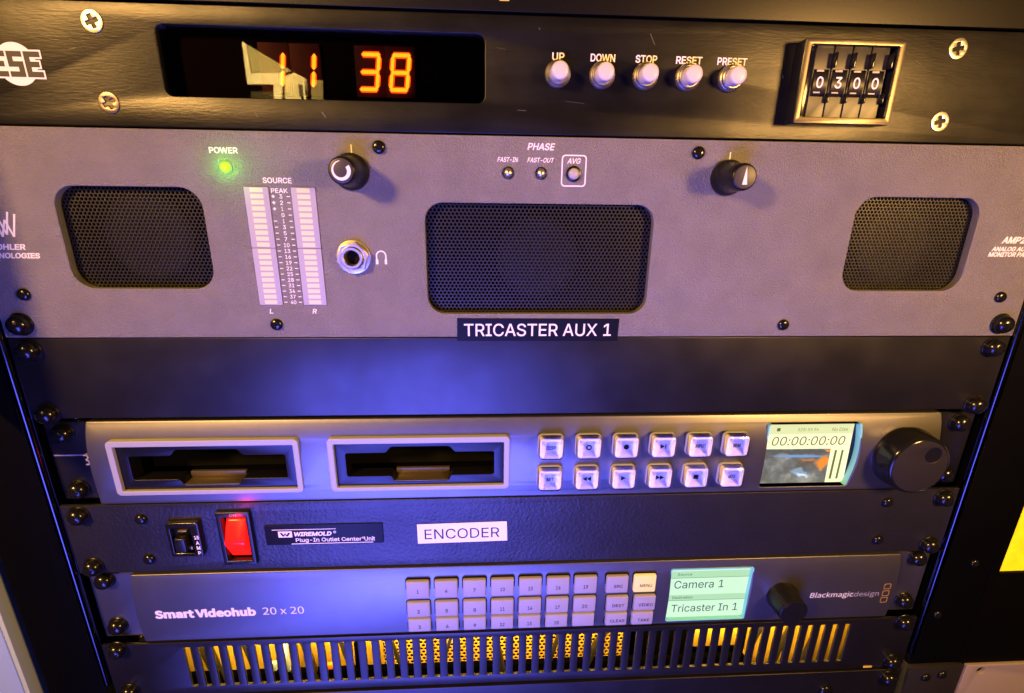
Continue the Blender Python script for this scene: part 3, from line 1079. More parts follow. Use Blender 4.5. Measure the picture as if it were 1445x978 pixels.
    legends = [['DISP', 'ring', 'dot', 'skip', 'INPUT', 'REM'], ['SET', 'rew', 'play', 'ffwd', 'stop', 'JOG']]
    for r, zc in enumerate((-191.6, -209.9)):
        for i, x in enumerate(xs):
            b = link('transport_button', base, t, (x, -0.4, zc), M_BAYFRAME)
            link('reflector', cup, b, (x, -0.4, zc), M_CUP)
            lg = legends[r][i]
            if lg.isupper():
                lm = text_mesh([(lg, 0, 0, 1.25 * len(lg), 2.0, dict(bold=0.02))], -3.38, 0.06)
            else:
                sh = {'ring': [[circle(0, 0, 1.5, 20), circle(0, 0, 0.8, 16)]], 'dot': [[circle(0, 0, 1.4, 20)]],
                      'skip': [tri_r(-0.5)[0:1], [rect(0.9, 1.4, -1.3, 1.3)]], 'rew': [tri_l(-1.1), tri_l(1.1)], 'play': [tri_r(0, 2.6)],
                      'ffwd': [tri_r(-1.1), tri_r(1.1)], 'stop': [[rect(-1.3, 1.3, -1.2, 1.2)]]}[lg]
                lm = strokes_mesh(sh, -3.38, 0.06)
            link('legend', lm, b, (x, -0.4, zc), M_KEYTEXT)
            link('button_cap', cap, b, (x, -1.65, zc), M_CRYSTAL)
    # screen
    yd = 4.2
    P = lambda x, z: scr(x, z, yd)
    scrn = link('screen', box_mesh(SX0 - 2, SX1 + 3, yd + 0.02, yd + 1.2, SZ1 - 2, SZ0 + 2), t, (0, 0, 0), M_GLOSSBLK)
    wall_m = mat('cyan_acrylic_edge', (0.22, 0.72, 0.74), 0.25)
    link('screen_edge', plate_mesh([[(x + (0.9 if x > 150 else -0.5), z) for x, z in screen_hole], [(x - 0.15 if x > 150 else x + 0.1, z) for x, z in screen_hole]], 0.7, yd, 0.0), scrn, (0, 0, 0), wall_m)
    x0, zt = P(126.0, -184)
    x1, zb = P(175.6, -222.2)
    x1b = P(177.0, 0)[0]
    bgm = glow('yellow_screen_light', (1.0, 0.96, 0.56), 1.15)
    link('screen_background', plate_mesh([[(x1, zt), (x0, zt), (x0, zb), (x1b, zb)]], yd - 0.06, yd, keep_flat=True), scrn, (0, 0, 0), bgm)
    link('status_bar', plate_mesh([[P(175.4, -184), P(126, -184), P(126, -191.2), P(175.7, -191.2)]], yd - 0.09, yd - 0.065, keep_flat=True), scrn, (0, 0, 0), glow('pale_green_screen_light', (0.86, 0.90, 0.45), 0.95))
    tx = lambda s, xl, xr, z, h, **k: (s, P((xl + xr) / 2, z)[0], P(0, z)[1], (xr - xl) * 0.988, h, k)
    M_SDK = glow('olive_screen_ink', (0.16, 0.17, 0.03), 0.8)
    link('timecode', text_mesh([tx('00:00:00:00', 131.2, 172.4, -195.4, 5.3, shear=0.12)], yd - 0.07, 0.03), scrn, (0, 0, 0), M_SDK)
    link('status_text', text_mesh([tx('525i 59.94', 144.4, 156, -188.5, 1.9), tx('No Disk', 163.8, 172.8, -188.6, 2.0, shear=0.1)], yd - 0.1, 0.03), scrn, (0, 0, 0), glow('grey_olive_screen_ink', (0.32, 0.34, 0.10), 0.8))
    link('status_icon', plate_mesh([rrect(*P(133.6, -188.4), 1.9, 1.9, 0.2)], yd - 0.13, yd - 0.1, keep_flat=True), scrn, (0, 0, 0), M_SDK)
    link('video_picture', plate_mesh([[P(165.4, -200.4), P(126, -200.2), P(126, -222.2), P(166.2, -222.2)]], yd - 0.1, yd - 0.065, keep_flat=True), scrn, (0, 0, 0), picture_material())
    for xa, xb in ((168.0, 169.2), (171.9, 173.0)):
        link('meter_bar', plate_mesh([[P(xb, -201.3), P(xa, -201.3), P(xa + 0.1, -219.4), P(xb + 0.2, -219.4)]], yd - 0.12, yd - 0.075, keep_flat=True), scrn, (0, 0, 0), glow('green_olive_screen_light', (0.16, 0.22, 0.03), 0.8))
    # jog wheel
    wx, wz, R = 201.6, -201.6, 17.4
    w = link('jog_wheel', lathe_mesh([(R, -0.1), (R, -2.0), (R - 0.5, -3.0), (R - 0.9, -9.6), (R - 1.5, -10.8), (R - 2.3, -11.2), (R - 2.8, -10.9)], 72), t, (wx, 0, wz), M_GLOSSBLK)
    dimple = (5.6, 6.6, 4.6)
    face = plate_mesh([circle(0, 0, R - 2.7, 64), circle(dimple[0], dimple[1], dimple[2], 32)], -11.15, -10.0, 0.1)
    link('wheel_face', face, w, (wx, 0, wz), mat('brown_black_satin', (0.028, 0.024, 0.023), 0.40, 0.2, bump=0.008, bscale=1500))
    link('finger_dimple', lathe_mesh([(4.7, -11.0), (4.1, -10.7), (3.2, -10.45), (1.8, -10.25), (0.3, -10.2)], 32, (dimple[0], dimple[1]), close=False), w, (wx, 0, wz), mat('brown_black_satin', ()))
    return t


def picture_material():
    """the moving picture on the little screen: grey road, blue rail, orange flare, pale car"""
    m = bpy.data.materials.new('screen_picture')
    m.use_nodes = True
    N, L = m.node_tree.nodes, m.node_tree.links
    b = N['Principled BSDF']
    b.inputs['Base Color'].default_value = (0.02, 0.02, 0.02, 1)
    b.inputs['Roughness'].default_value = 0.3
    tc = N.new('ShaderNodeTexCoord')
    wn = N.new('ShaderNodeTexNoise')
    wn.inputs['Scale'].default_value = 220
    wn.inputs['Detail'].default_value = 3
    L.new(tc.outputs['Object'], wn.inputs['Vector'])
    off = N.new('ShaderNodeVectorMath')
    off.operation = 'SUBTRACT'
    off.inputs[1].default_value = (0.5, 0.5, 0.5)
    L.new(wn.outputs['Color'], off.inputs[0])
    amp = N.new('ShaderNodeVectorMath')
    amp.operation = 'SCALE'
    amp.inputs['Scale'].default_value = 0.007
    L.new(off.outputs['Vector'], amp.inputs[0])
    wp = N.new('ShaderNodeVectorMath')
    wp.operation = 'ADD'
    L.new(tc.outputs['Object'], wp.inputs[0])
    L.new(amp.outputs['Vector'], wp.inputs[1])
    nz = N.new('ShaderNodeTexNoise')
    nz.inputs['Scale'].default_value = 130
    nz.inputs['Detail'].default_value = 5
    L.new(wp.outputs['Vector'], nz.inputs['Vector'])
    cr = N.new('ShaderNodeValToRGB')
    e = cr.color_ramp.elements
    e[0].position, e[0].color = 0.32, (0.14, 0.11, 0.07, 1)
    e[1].position, e[1].color = 0.72, (0.46, 0.42, 0.33, 1)
    cr.color_ramp.elements.new(0.5).color = (0.20, 0.22, 0.20, 1)
    L.new(nz.outputs['Fac'], cr.inputs['Fac'])
    last = cr.outputs['Color']

    def blob(cx, cz, rx, rz, rot, colr, soft, warp=True):
        nonlocal last
        mp = N.new('ShaderNodeMapping')
        mp.vector_type = 'TEXTURE'
        cx, cz = scr(cx, cz, 4.2)
        mp.inputs['Location'].default_value = (cx * S, 0, cz * S)
        mp.inputs['Rotation'].default_value = (0, math.radians(rot), 0)
        mp.inputs['Scale'].default_value = (rx * S, 10, rz * S)
        L.new((wp.outputs['Vector'] if warp else tc.outputs['Object']), mp.inputs['Vector'])
        ln = N.new('ShaderNodeVectorMath')
        ln.operation = 'LENGTH'
        L.new(mp.outputs['Vector'], ln.inputs[0])
        mr = N.new('ShaderNodeMapRange')
        mr.interpolation_type = 'SMOOTHSTEP'
        mr.inputs['From Min'].default_value = 1.0
        mr.inputs['From Max'].default_value = 1.0 - soft
        L.new(ln.outputs['Value'], mr.inputs['Value'])
        mx = N.new('ShaderNodeMix')
        mx.data_type = 'RGBA'
        L.new(mr.outputs['Result'], mx.inputs['Factor'])
        L.new(last, mx.inputs['A'])
        mx.inputs['B'].default_value = (*colr, 1)
        last = mx.outputs['Result']
    blob(147, -202.0, 26, 2.4, 1, (0.11, 0.12, 0.10), 0.5)
    blob(148, -204.8, 19, 1.0, 1.2, (0.20, 0.40, 0.80), 0.5, False)
    blob(150, -214.8, 8.0, 4.4, 22, (0.12, 0.15, 0.17), 0.5)
    blob(150.6, -215.6, 7.0, 3.4, 24, (0.30, 0.42, 0.52), 0.4)
    blob(152.0, -217.0, 5.4, 1.9, 24, (0.85, 1.0, 1.1), 0.7)
    blob(162.4, -208.3, 6.0, 4.0, -20, (0.9, 0.30, 0.03), 0.6)
    blob(163.4, -209.4, 3.6, 5.0, 30, (1.1, 0.34, 0.02), 0.5)
    blob(164.6, -201.6, 2.0, 1.6, 0, (1.1, 0.36, 0.02), 0.6)
    blob(153.5, -207.6, 7.0, 1.6, 8, (0.6, 0.25, 0.07), 0.9)
    L.new(last, b.inputs['Emission Color'])
    b.inputs['Emission Strength'].default_value = 0.9
    return m


build_recorder()


# ================================================================ outlet strip
def build_strip():
    t = thing('power_strip', 'black wrinkle painted outlet strip with glowing red rocker switch and white tape label', 'power strip', (0, 0, -265))
    z0, z1 = -223.2, -265.2
    link('panel', plate_mesh([rect(-241.3, 241.3, z1, z0), rect(-162.2, -148.8, -258.6, -229.0)], 0.6, 2.6, 0.4), t, (0, 0, 0), M_WRINKLE)
    link('case', box_mesh(-222, 222, 14, 90, z1 + 1.2, z0 - 1.2, 1.0, origin=(0, 14, z1)), t, (0, 14, z1), M_RACK)
    rack_screws(t, (228.6, 260.35), 0.6)
    for x, z, rt in ((-202.7, -231.6, 0.3), (-203.5, -256.6, 0.7), (200.3, -231.0, 0.2), (200.8, -256.2, 0.6)):
        dome_screw(t, x, z, 0.6, 2.9, 2.2, rt)
    # breaker
    br = link('circuit_breaker', plate_mesh([rr(-189.8, -173.3, -253.4, -232.6, 0.8), rr(-187.6, -177.6, -251.2, -236.0, 0.5)], -2.6, 0.6, 0.5, 2), t, (0, 0, 0), M_GLOSSBLK)
    link('breaker_well', box_mesh(-187.8, -177.4, -0.4, 0.4, -251.4, -235.8), br, (0, 0, 0), M_DARK)
    link('breaker_lever', box_mesh(-185.2, -179.6, -5.4, 0, -249.0, -240.2, 0.7, 3), br, (0, 0, 0), M_BLACKPL)
    link('lever_stop', merge([box_mesh(-184.6, -180.4, -1.6, -0.2, -238.8, -238.0, 0.1), box_mesh(-186.4, -185.2, -2.2, -0.3, -249.6, -247.6, 0.1), box_mesh(-179.6, -178.6, -2.2, -0.3, -249.4, -247.4, 0.1)]), br, (0, 0, 0), mat('brass_pin', (0.5, 0.38, 0.16), 0.35, 0.7))
    its = [(s, -175.2, z, w, 2.2, dict(bold=0.02)) for s, z, w in (('15', -241.6, 2.4), ('A', -244.9, 1.7), ('M', -248.0, 1.8), ('P', -251.2, 1.4))]
    link('lettering', text_mesh(its, -2.61, 0.05), br, (0, 0, 0), M_WHITE)
    # rocker
    bz = link('rocker_switch', plate_mesh([rr(-164.6, -147.2, -260.4, -227.4, 0.8), rect(-162.0, -149.6, -257.8, -230.8)], -1.6, 0.6, 0.7, 3), t, (0, 0, 0), M_BLACKPL)
    link('switch_well', box_mesh(-162.1, -149.5, 5.6, 6.2, -257.9, -230.7), bz, (0, 0, 0), M_DARK)
    ramp = bmesh.new()
    vs = [ramp.verts.new(Vector(p) * S) for p in ((-161.9, -1.3, -230.9), (-149.7, -1.3, -230.9), (-150.9, 4.0, -233.8), (-160.6, 4.0, -233.8))]
    ramp.faces.new(vs)
    vs = [ramp.verts.new(Vector(p) * S) for p in ((-149.7, -1.3, -230.9), (-149.7, -1.3, -257.7), (-150.9, 4.0, -257.0), (-150.9, 4.0, -233.8))]
    ramp.faces.new(vs)
    me = bpy.data.meshes.new('m')
    ramp.to_mesh(me)
    ramp.free()
    link('inner_bevel', me, bz, (0, 0, 0), M_BLACKPL)
    # lit paddle: rocked, with the upper half leaning out
    prof = [(-233.6, 2.6), (-234.4, 1.6), (-245.2, -3.6), (-246.4, -3.4), (-256.6, 1.6), (-257.2, 2.6)]
    bm = bmesh.new()
    L_, R_ = [], []
    for z, y in prof:
        ins = 0.0
        L_.append(bm.verts.new(Vector((-161.2 + ins, y, z)) * S))
        R_.append(bm.verts.new(Vector((-150.8 - ins, y, z)) * S))
    for i in range(len(prof) - 1):
        bm.faces.new((L_[i], L_[i + 1], R_[i + 1], R_[i]))
    bl = [bm.verts.new(Vector((-161.2, 4.5, z)) * S) for z in (-233.6, -257.2)]
    brr = [bm.verts.new(Vector((-150.8, 4.5, z)) * S) for z in (-233.6, -257.2)]
    bm.faces.new(L_[::-1] + [bl[0], bl[1]][0:2])
    bm.faces.new(R_ + [brr[1], brr[0]])
    bm.faces.new((L_[0], R_[0], brr[0], bl[0]))
    bm.faces.new((R_[-1], L_[-1], bl[1], brr[1]))
    bm.faces.new((bl[0], brr[0], brr[1], bl[1]))
    bmesh.ops.recalc_face_normals(bm, faces=bm.faces)
    bmesh.ops.bevel(bm, geom=[e for e in bm.edges], offset=0.5 * S, segments=3, profile=0.5, affect='EDGES')
    me = bpy.data.meshes.new('m')
    bm.to_mesh(me)
    bm.free()
    smooth(me, 40)
    link('lit_paddle', me, bz, (0, 0, 0), mat('lit_red_plastic', (0.5, 0.005, 0.004), 0.25, emit=(1.0, 0.004, 0.002), estr=3.0))
    point_lamp('rocker_light', (-155.5, -7.0, -233.0), 2.0, 0.008, (1.0, 0.02, 0.01))
    link('switch_mark', text_mesh([('ON', -155.6, -229.3, 3.4, 1.5)], -1.61, 0.05), bz, (0, 0, 0), M_DIM)
    # name plate
    npl = link('name_plate', plate_mesh([rr(-141.6, -79.8, -249.6, -237.2, 0.8)], 0.0, 0.58, 0.15), t, (0, 0, 0), mat('dark_name_plate', (0.006, 0.006, 0.011), 0.4, 0.0, 0.2))
    sh = [line_shape((-137.8, -240.0), (-104.6, -240.0), 0.35), line_shape((-128.6, -249.0), (-85.4, -249.0), 0.4),
          [rect(-134.8, -127.6, -244.8, -241.0), [(-132.9, -241.8), (-134.0, -242.0), (-132.6, -244.2), (-131.8, -244.2), (-131.3, -243.0), (-130.8, -244.2), (-130.0, -244.2), (-128.4, -242.0), (-129.5, -241.8), (-130.5, -243.3), (-131.2, -241.9), (-132.0, -243.3)]]]
    items = [('WIREMOLD', -116.9, -242.9, 19.8, 2.7, dict(bold=0.035, shear=0.2)), ('®', -105.3, -242.0, 1.5, 1.5), ('Plug-In Outlet Center', -108.8, -247.0, 34.6, 3.1, dict(bold=0.012)), ('®', -90.6, -246.0, 1.2, 1.2), ('Unit', -87.2, -246.7, 5.6, 2.7, dict(bold=0.012))]
    link('lettering', merge([text_mesh(items, -0.01, 0.05)] + [plate_mesh(s, -0.06, -0.01, keep_flat=True) for s in sh]), npl, (0, 0, 0), M_WHITE)
    lab = link('tape_label', plate_mesh([[(-13.4, -238.0), (-61.7, -238.8), (-61.6, -251.1), (-13.0, -250.4)]], 0.25, 0.5, keep_flat=True), t, (0, 0, 0), M_TAPEWHT)
    link('label_lettering', text_mesh([('ENCODER', -37.6, -245.0, 40.5, 6.4, dict(rot=0.6))], 0.24, 0.04), lab, (0, 0, 0), M_KEYTEXT)
    return t


build_strip()


# ================================================================ video router
def build_router():
    t = thing('video_router', 'grey video router with twenty numbered keys, a lit menu key and pale green screen', 'video router', (0, 0, -313))
    z0, z1 = -268.9, -313.5
    LX0, LX1, LZ0, LZ1 = 82.2, 130.6, -274.3, -311.6
    hole = rr(LX0, LX1, LZ1, LZ0, 1.2)
    me = plate_mesh([rr(-217.5, 220.5, z1, z0, 0.8), hole], -0.2, 4.2, 0.35, 3)
    curve_face(me, (z0 + z1) / 2, 23, 1.3, top_roll=1.8)
    link('fascia', me, t, (0, 0, 0), M_FASCIA)
    link('ear_plate', plate_mesh([rect(-241.3, 241.3, z1 + 0.4, z0 - 0.4), rr(-210, 212, z1 + 2, z0 - 2, 1)], 5.0, 6.6, 0.3), t, (0, 0, 0), M_FASCIA)
    link('case', box_mesh(-222, 222, 14, 90, z1 + 1.2, z0 - 1.2, 1.0, origin=(0, 14, z1)), t, (0, 14, z1), M_RACK)
    rack_screws(t, (273.05, 304.8), 5.0)
    zc = (z0 + z1) / 2
    yat = lambda z: -0.2 + 1.3 * ((z - zc) / 23) ** 2 + 1.8 * max(0.0, (z - zc + 14) / 37) ** 4
    link('lettering', merge([text_mesh([('Smart Videohub', -180.6, -293.4, 54.6, 6.0, dict(bold=0.022, humanist=True))], yat(-293) - 0.03, 0.05),
                             text_mesh([('20 x 20', -138.3, -293.4, 22.6, 5.0, dict(humanist=True))], yat(-293) - 0.03, 0.05)]), t, (0, 0, 0), M_WHITE)
    # keys
    rows = ((-281.0, 11.8), (-294.4, 10.6), (-306.2, 9.2))

    def key(x, z, w, h, s, lit=False, wd=None):
        m = box_mesh(-w / 2, w / 2, -2.0, 1.0, -h / 2, h / 2, 0.9, 3)
        k = link('key', m, t, (x, yat(z), z), glow_key() if lit else M_KEY)
        fr = plate_mesh([rrect(0, 0, w + 1.1, h + 1.1, 1.6), rrect(0, 0, w + 0.1, h + 0.1, 1.1)], -0.08, 0.5, 0.0)
        link('key_gap', fr, k, (x, yat(z), z), M_DARK)
        if s:
            hh = 2.1 if not s.isdigit() else 2.5
            link('legend', text_mesh([(s, 0.6 if not s.isdigit() else 0, -0.9, wd or (1.5 * len(s) - (0.4 if s[0] == '1' else 0)), hh, dict(bold=0.01))], -2.0, 0.04), k, (x, yat(z), z), M_KEYTEXT)
        return k
    for i in range(7):
        for r, (z, h) in enumerate(rows):
            num = i * 3 + r + 1
            key(-62.9 + 15.83 * i, z, 13.0, h, str(num) if num <= 20 else '')
    for i, xs in enumerate(((50.3, 66.4), (51.2, 67.3), (51.6, 67.2))):
        for j, x in enumerate(xs):
            s = (('SRC', 'MENU'), ('DEST', 'VIDEO'), ('CLEAR', 'TAKE'))[i][j]
            key(x, rows[i][0] - 0.3, 12.8, rows[i][1], s, lit=(s == 'MENU'), wd=1.75 * len(s))
    # screen
    yd = 3.6
    P = lambda x, z: scr(-25.07 + (x + 25.07) * 234.5 / 232.5, -66.39 + (z + 66.39) * 234.5 / 232.5, yd)
    sc = link('screen', box_mesh(LX0 - 2, LX1 + 2, yd + 0.02, yd + 1.2, LZ1 - 2, LZ0 + 2), t, (0, 0, 0), M_GLOSSBLK)
    link('screen_edge', plate_mesh([rr(LX0 - 0.4, LX1 + 0.6, LZ1 - 0.6, LZ0 + 0.5, 1.3), rr(LX0 + 0.15, LX1 - 0.15, LZ1 + 0.15, LZ0 - 0.15, 1.1)], 0.9, yd, 0.0), sc, (0, 0, 0), mat('cyan_acrylic_edge', ()))
    tx = lambda s, xl, xr, z, h, **k: (s, P((xl + xr) / 2, z)[0], P(0, z)[1], (xr - xl) * 0.994, h, k)
    link('screen_background', plate_mesh([[P(131.6, -276), P(81, -276), P(81, -314.4), P(132.4, -314.4)]], yd - 0.06, yd, keep_flat=True), sc, (0, 0, 0), glow('mint_screen_light', (0.66, 0.98, 0.68), 1.0))
    for za, zb in ((-279.0, -283.6), (-296.2, -300.2)):
        link('header_bar', plate_mesh([[P(131.5, za), P(81, za), P(81, zb), P(131.8, zb)]], yd - 0.09, yd - 0.065, keep_flat=True), sc, (0, 0, 0), glow('dim_mint_screen_light', (0.50, 0.86, 0.50), 0.9))
        link('header_rule', plate_mesh([[P(131.5, zb), P(81, zb), P(81, zb - 0.35), P(131.8, zb - 0.35)]], yd - 0.12, yd - 0.095, keep_flat=True), sc, (0, 0, 0), glow('dark_mint_screen_light', (0.20, 0.42, 0.26), 0.8))
    ink = glow('teal_screen_ink', (0.02, 0.07, 0.09), 0.8)
    link('screen_text', text_mesh([tx('Camera 1', 86.8, 116.8, -288.6, 5.6), tx('Tricaster In 1', 86.8, 127.8, -306.2, 5.6), tx('Destination', 86.6, 98.9, -298.1, 2.0), tx('Source', 88, 96.6, -281.2, 1.7)], yd - 0.1, 0.03), sc, (0, 0, 0), ink)
    # knob
    k = link('knob', lathe_mesh([(9.4, 0.0), (9.3, -1.6), (8.8, -2.6), (8.4, -11.6), (8.0, -12.6), (7.4, -12.9)], 64), t, (150.2, 0, -293.8), M_BLACKPL)
    link('knob_cap', lathe_mesh([(7.3, -12.8), (7.1, -13.2), (5.5, -13.3), (0.4, -13.1)], 48), k, (150.2, 0, -293.8), M_BLACKPL)
    # maker's mark
    y = yat(-294) - 0.03
    link('maker_lettering', text_mesh([('Blackmagic', 181.4, -295.0, 26.6, 5.0, dict(bold=0.0, shear=0.06, humanist=True))], y, 0.05), t, (0, 0, 0), M_WHITE)
    link('maker_lettering', text_mesh([('design', 203.0, -295.1, 15.6, 4.7, dict(shear=0.06, humanist=True))], y, 0.05), t, (0, 0, 0), M_DIM)
    sq = [[rrect(214.9, z, 4.3, 4.0, 0.7), rrect(214.9, z, 3.5, 3.2, 0.4)] for z in (-289.6, -294.7, -299.6)]
    link('maker_emblem', strokes_mesh(sq, y, 0.05), t, (0, 0, 0), M_GOLD)
    return t


def glow_key():
    return mat('lit_key_rubber', (0.45, 0.34, 0.14), 0.5, emit=(1.0, 0.66, 0.22), estr=0.72)


build_router()


# ================================================================ vent panel and what stands behind it
def build_vent():
    t = thing('vent_panel', 'black vent panel with a row of narrow upright slots, yellow light showing through', 'vent panel', (0, 0, -355))
    z0, z1 = -314.9, -354.5
    slots = []
    for i in range(51):
        x = -195.8 + 393.6 * i / 50
        slots.append(rr(x - 1.75, x + 1.75, -348.2, -318.4, 0.5, 2))
    link('panel', plate_mesh([rect(-241.3, 241.3, z1, z0)] + slots, 0.6, 2.2, 0.2), t, (0, 0, 0), M_SATIN)
    rack_screws(t, (317.5, 349.25), 0.6)
    link('flange', box_mesh(-222, 222, 2.2, 14, -317.4, -313.8, 0.3), t, (0, 0, 0), M_DARK)  # filler added to stop lamp light leaking above the vent panel
    link('flange', box_mesh(-241, 241, 2.3, 3.6, -358.5, -353.4, 0.2), t, (0, 0, 0), M_DARK)  # strip added to block the lamp light leaking out below
    link('paper_tag', plate_mesh([rect(215.4, 221.0, -354.4, -353.0)], 0.3, 0.55, keep_flat=True), t, (0, 0, 0), mat('yellow_paper', (0.8, 0.6, 0.08), 0.6))
    return t


build_vent()


def build_lower():
    t = thing('blank_panel', 'plain black panel at the bottom edge of the photo, below the vent slots', 'blank panel', (0, 0, -400))
    link('panel', plate_mesh([rect(-241.3, 241.3, -399.6, -356.0)], -0.4, 2.2, 0.5, 3), t, (0, 0, 0), M_SATIN)
    rack_screws(t, (361.95,), -0.4)
    dome_screw(t, 193.2, -371.5, -0.4, 4.2, 2.4, 0.3)
    return t


build_lower()

YEL = mat('yellow_metal', (0.70, 0.46, 0.07), 0.45, 0.2, var=0.4, vscale=22, bump=0.05, bscale=150)


def inx(x, y=24.0):
    return -25.07 + (x + 25.07) * (227.5 + y) / 227.5


def inz(z, y=24.0):
    return -66.39 + (z + 66.39) * (227.5 + y) / 227.5


def build_inside():
    T, Bm = -330.0, -400.0
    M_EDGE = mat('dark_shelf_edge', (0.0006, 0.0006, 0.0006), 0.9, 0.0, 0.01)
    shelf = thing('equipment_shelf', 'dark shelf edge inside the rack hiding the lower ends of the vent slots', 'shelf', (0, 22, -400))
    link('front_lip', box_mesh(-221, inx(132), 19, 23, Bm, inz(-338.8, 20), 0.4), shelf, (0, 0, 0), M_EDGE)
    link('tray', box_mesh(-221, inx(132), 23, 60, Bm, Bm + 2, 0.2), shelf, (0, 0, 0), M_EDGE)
    pb = thing('perforated_box', 'yellow lit perforated metal box behind the middle vent slots', 'metal box', (0, 26, -398))
    link('front_plate', hex_grille(inx(-84), inx(60), Bm + 2, -320, 3.1, 1.2, 24.0, 0.4), pb, (0, 0, 0), YEL)
    link('box_body', box_mesh(inx(-84) - 1, inx(60) + 1, 32, 60, Bm + 2, -320, 0.5), pb, (0, 0, 0), M_DARK)
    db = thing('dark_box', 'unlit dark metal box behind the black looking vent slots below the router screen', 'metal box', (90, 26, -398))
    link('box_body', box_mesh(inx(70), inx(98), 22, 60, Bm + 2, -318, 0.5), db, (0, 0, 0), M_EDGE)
    sb = thing('metal_box', 'plain yellow lit metal box behind the vent slots below the router knob', 'metal box', (125, 24, -370))
    link('box_body', box_mesh(inx(99), inx(131), 22, 60, inz(-331.5, 22), -318, 0.8), sb, (0, 0, 0), YEL)
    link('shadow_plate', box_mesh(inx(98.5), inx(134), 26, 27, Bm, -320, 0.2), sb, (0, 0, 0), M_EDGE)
    sh = thing('yellow_plate', 'yellow lit metal sheet behind the leftmost vent slots', 'metal sheet', (-160, 25, -398))
    link('sheet', box_mesh(-222, inx(-85), 25, 26, Bm + 2, -318, 0.3), sh, (0, 0, 0), YEL)
    sh2 = thing('yellow_plate', 'yellow lit metal sheet behind the rightmost vent slots', 'metal sheet', (190, 25, -398))
    link('sheet', box_mesh(inx(134.5), 222, 25, 26, Bm + 2, -318, 0.3), sh2, (0, 0, 0), YEL)
    # small things hanging in front of the sheets: (apparent x0, x1, z0, z1), material, label
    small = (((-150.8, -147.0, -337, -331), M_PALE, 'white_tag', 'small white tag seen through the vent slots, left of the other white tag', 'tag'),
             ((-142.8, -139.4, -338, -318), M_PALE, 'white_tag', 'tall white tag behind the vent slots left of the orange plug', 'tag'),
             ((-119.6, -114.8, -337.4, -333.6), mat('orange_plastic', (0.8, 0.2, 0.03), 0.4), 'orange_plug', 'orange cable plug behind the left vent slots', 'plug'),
             ((-101.5, -96.0, -337.4, -318), M_EDGE, 'black_bracket', 'black bracket behind the vent slots just left of the perforated box', 'bracket'))
    for (x0, x1, za, zb), m_, nm, lab, cat_ in small:
        o = link(nm, box_mesh(inx(x0, 16), inx(x1, 16), 15, 17, inz(za, 16), inz(zb, 16), 0.3, origin=(inx(x0, 16), 16, inz(za, 16))), None, (inx(x0, 16), 16, inz(za, 16)), m_)
        o['label'], o['category'] = lab, cat_
    # cables
    def cb(xt, xb_, r, lab, y=18):
        return ((inx(xb_, y), y, -398), (inx(xt, y), y, -316), r, lab)
    cab = [cb(-192, -176, 1.9, 'thick dark cable slanting behind the leftmost vent slots'),
           cb(-184, -170, 1.1, 'thin dark cable slanting behind the second and third vent slots', 15),
           cb(-168, -158, 1.5, 'dark cable slanting behind the fifth vent slot'),
           cb(-150, -126, 1.2, 'thin dark cable crossing behind the white tags'),
           cb(-134, -122, 2.2, 'thick dark cable between the tall white tag and the orange plug'),
           cb(-112, -98, 1.3, 'dark cable right of the orange plug', 15),
           cb(-84, -62, 1.4, 'dark cable sloping across the left end of the perforated box'),
           cb(24, 6, 1.5, 'dark cable sloping across the middle of the perforated box'),
           cb(-40, -52, 1.0, 'thin dark cable over the left half of the perforated box', 15),
           cb(-22, -8, 1.7, 'dark cable leaning right over the middle of the perforated box', 15),
           cb(56, 30, 2.4, 'thick dark cable crossing the right end of the perforated box'),
           cb(150, 136, 1.5, 'dark cable just right of the plain yellow box'),
           cb(168, 150, 2.0, 'thick dark cable behind the right vent slots'),
           cb(182, 166, 1.4, 'dark cable left of the last three vent slots')]
    M_CAB = mat('black_cable', (0.02, 0.018, 0.016), 0.45)
    for a, b, r, lab in cab:
        cu = bpy.data.curves.new('c', 'CURVE')
        cu.dimensions = '3D'
        sp = cu.splines.new('BEZIER')
        sp.bezier_points.add(1)
        A, B = Vector(a) * S, Vector(b) * S
        sp.bezier_points[0].co, sp.bezier_points[1].co = A, B
        d = (B - A) * 0.4
        off = Vector((random.uniform(-6, 6), 3, 0)) * S
        for bp, sg in ((sp.bezier_points[0], 1), (sp.bezier_points[1], -1)):
            bp.handle_left_type = bp.handle_right_type = 'FREE'
            bp.handle_right = bp.co + d * sg + off
            bp.handle_left = bp.co - d * sg - off
        if True:
            sp.bezier_points[1].handle_left = B - d + off
            sp.bezier_points[1].handle_right = B + d
        cu.bevel_depth = r * S
        cu.bevel_resolution = 4
        ob = bpy.data.objects.new('c', cu)
        me = bpy.data.meshes.new_from_object(ob)
        bpy.data.objects.remove(ob)
        o = link('cable', smooth(me, 60), None, (0, 0, 0), M_CAB)
        o['label'] = lab
        o['category'] = 'cable'
        o['group'] = 'cables behind the vent slots'


build_inside()
area_lamp('work_lamp', (0, 9, -316.5), (0, 26, -350), 430, 4.0, (1.0, 0.62, 0.09), 6)


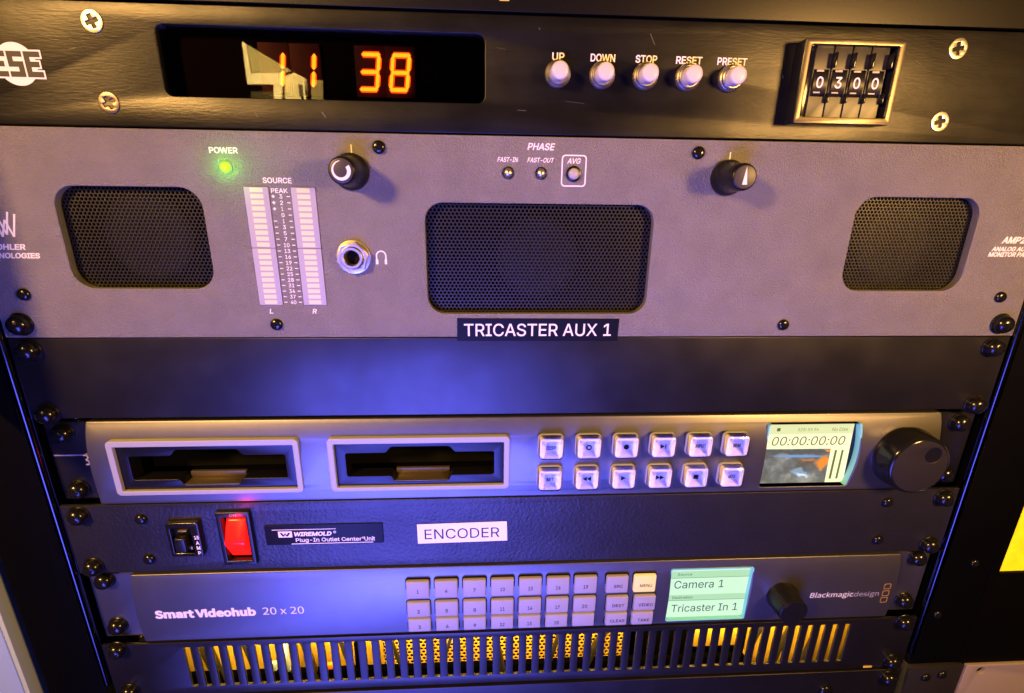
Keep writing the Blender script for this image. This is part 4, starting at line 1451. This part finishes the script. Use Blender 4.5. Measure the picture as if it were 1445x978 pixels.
# ================================================================ neighbours
def build_neighbours():
    t = thing('beige_unit', 'pinkish beige panel with a black hole, in the next rack at the bottom right corner', 'rack panel', (400, 0, -400))
    link('panel', plate_mesh([rect(285.8, 520, -402, -356.2), circle(296.6, -361.0, 2.7, 24)], 0.2, 2.4, 0.4), t, (0, 0, 0), M_TAN)
    link('hole_backing', plate_mesh([circle(296.6, -361.0, 5.0, 24)], 2.5, 3.5), t, (0, 0, 0), M_DARK)
    r = thing('rack_rail', 'dark grey rail foot with two black screws beside the pinkish beige panel', 'rail', (268, 3, -400))
    link('rail', box_mesh(248.5, 285.2, 0.8, 20, -430, -356.6, 0.8, 2), r, (0, 0, 0), mat('dark_grey_steel', (0.022, 0.02, 0.02), 0.5, 0.1, bump=0.02, bscale=500))
    for x, z in ((260.3, -365.0), (271.0, -363.2)):
        dome_screw(r, x, z, 0.8, 2.9, 2.0, x)
    y = thing('yellow_plate', 'bright yellow lit plate in the next rack at the right edge of the photo', 'plate', (330, 6, -281))
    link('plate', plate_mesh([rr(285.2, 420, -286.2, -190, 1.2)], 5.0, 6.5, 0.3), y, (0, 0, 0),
         mat('yellow_paint_glow', (0.85, 0.65, 0.01), 0.45, var=0.35, vscale=90, emit=(1.0, 0.74, 0.01), estr=0.55))  # plate is no lamp; emission stands in for yellow light on it
    f = thing('black_unit', 'black panel around the bright yellow plate in the next rack', 'rack panel', (330, 0, -356))
    link('panel', plate_mesh([rect(280.4, 520, -355.6, 60), rr(286, 419, -284.6, -191, 1.2)], 2.0, 4.0, 0.3), f, (0, 0, 0), M_RACK)
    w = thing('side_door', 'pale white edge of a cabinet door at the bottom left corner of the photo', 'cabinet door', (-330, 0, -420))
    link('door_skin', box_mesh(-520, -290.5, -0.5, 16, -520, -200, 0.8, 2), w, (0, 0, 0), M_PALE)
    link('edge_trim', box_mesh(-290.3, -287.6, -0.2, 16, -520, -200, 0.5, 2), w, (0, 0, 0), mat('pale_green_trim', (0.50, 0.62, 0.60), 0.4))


build_neighbours()


# ================================================================ the room behind the camera, mirrored in the dark display window
def build_room():
    y0 = -1500.0
    cx, cy, cz = -25.07, -227.53, -66.39
    import mathutils
    rot = mathutils.Euler((1.26418969, -0.0135880248, -0.0533905176)).to_matrix()

    def R(u, v):
        u, v = 210 + u / 5.78, 30 + v / 5.78
        d = rot @ Vector(((u - 722.5) / 701.17, -(v - 489) / 701.17, -1))
        t_ = (2.2 - cy) / d.y
        px, pz = cx + d.x * t_, cz + d.z * t_
        k = (y0 - 2.2) / -d.y
        return (px + d.x * k, pz + d.z * k)
    M_WALL = mat('cream_wall_paint', (0.62, 0.58, 0.42), 0.7, var=0.08, vscale=6)
    M_TRIM = mat('white_trim_paint', (0.8, 0.78, 0.66), 0.5)
    M_SHADE = mat('olive_wall_paint', (0.24, 0.22, 0.13), 0.7, var=0.1, vscale=5)

    def piece(name, pts, m, dy=0.0, th=12):
        o = link(name, plate_mesh([[R(*p) for p in pts]], y0 + dy, y0 + dy - th, keep_flat=True), None, (0, 0, 0), m)
        o['kind'] = 'structure'
    piece('wall', [(775, 175), (1165, 405), (1040, 440), (820, 520)], M_SHADE)
    piece('wall_trim', [(775, 175), (800, 190), (845, 440), (820, 520)], M_TRIM, 14)
    piece('wall_beam', [(815, 436), (1100, 430), (1100, 522), (822, 522)], M_TRIM, 16)
    piece('door_frame', [(1035, 440), (1100, 436), (1105, 700), (1042, 700)], M_TRIM, 20)
    piece('door_leaf', [(1100, 450), (1190, 420), (1280, 470), (1300, 700), (1105, 700)], M_WALL, 0)
    piece('door_frame', [(1265, 462), (1282, 474), (1302, 700), (1285, 700)], M_TRIM, 18)
    piece('door_panel', [(1225, 520), (1255, 520), (1268, 620), (1240, 620)], mat('dark_door_glass', (0.05, 0.05, 0.05), 0.4), 10)
    piece('wall', [(1322, 480), (1415, 480), (1425, 700), (1325, 700)], M_SHADE)
    piece('wall', [(830, 525), (1030, 525), (1035, 700), (835, 700)], mat('brown_wall_paint', (0.035, 0.03, 0.018), 0.7))
    c = R(1050, 450)
    area_lamp('room_lamp', (c[0], y0 + 420, c[1] + 420), (c[0], y0, c[1]), 120, 19.0, (1.0, 0.77, 0.26), spread=70)


build_room()
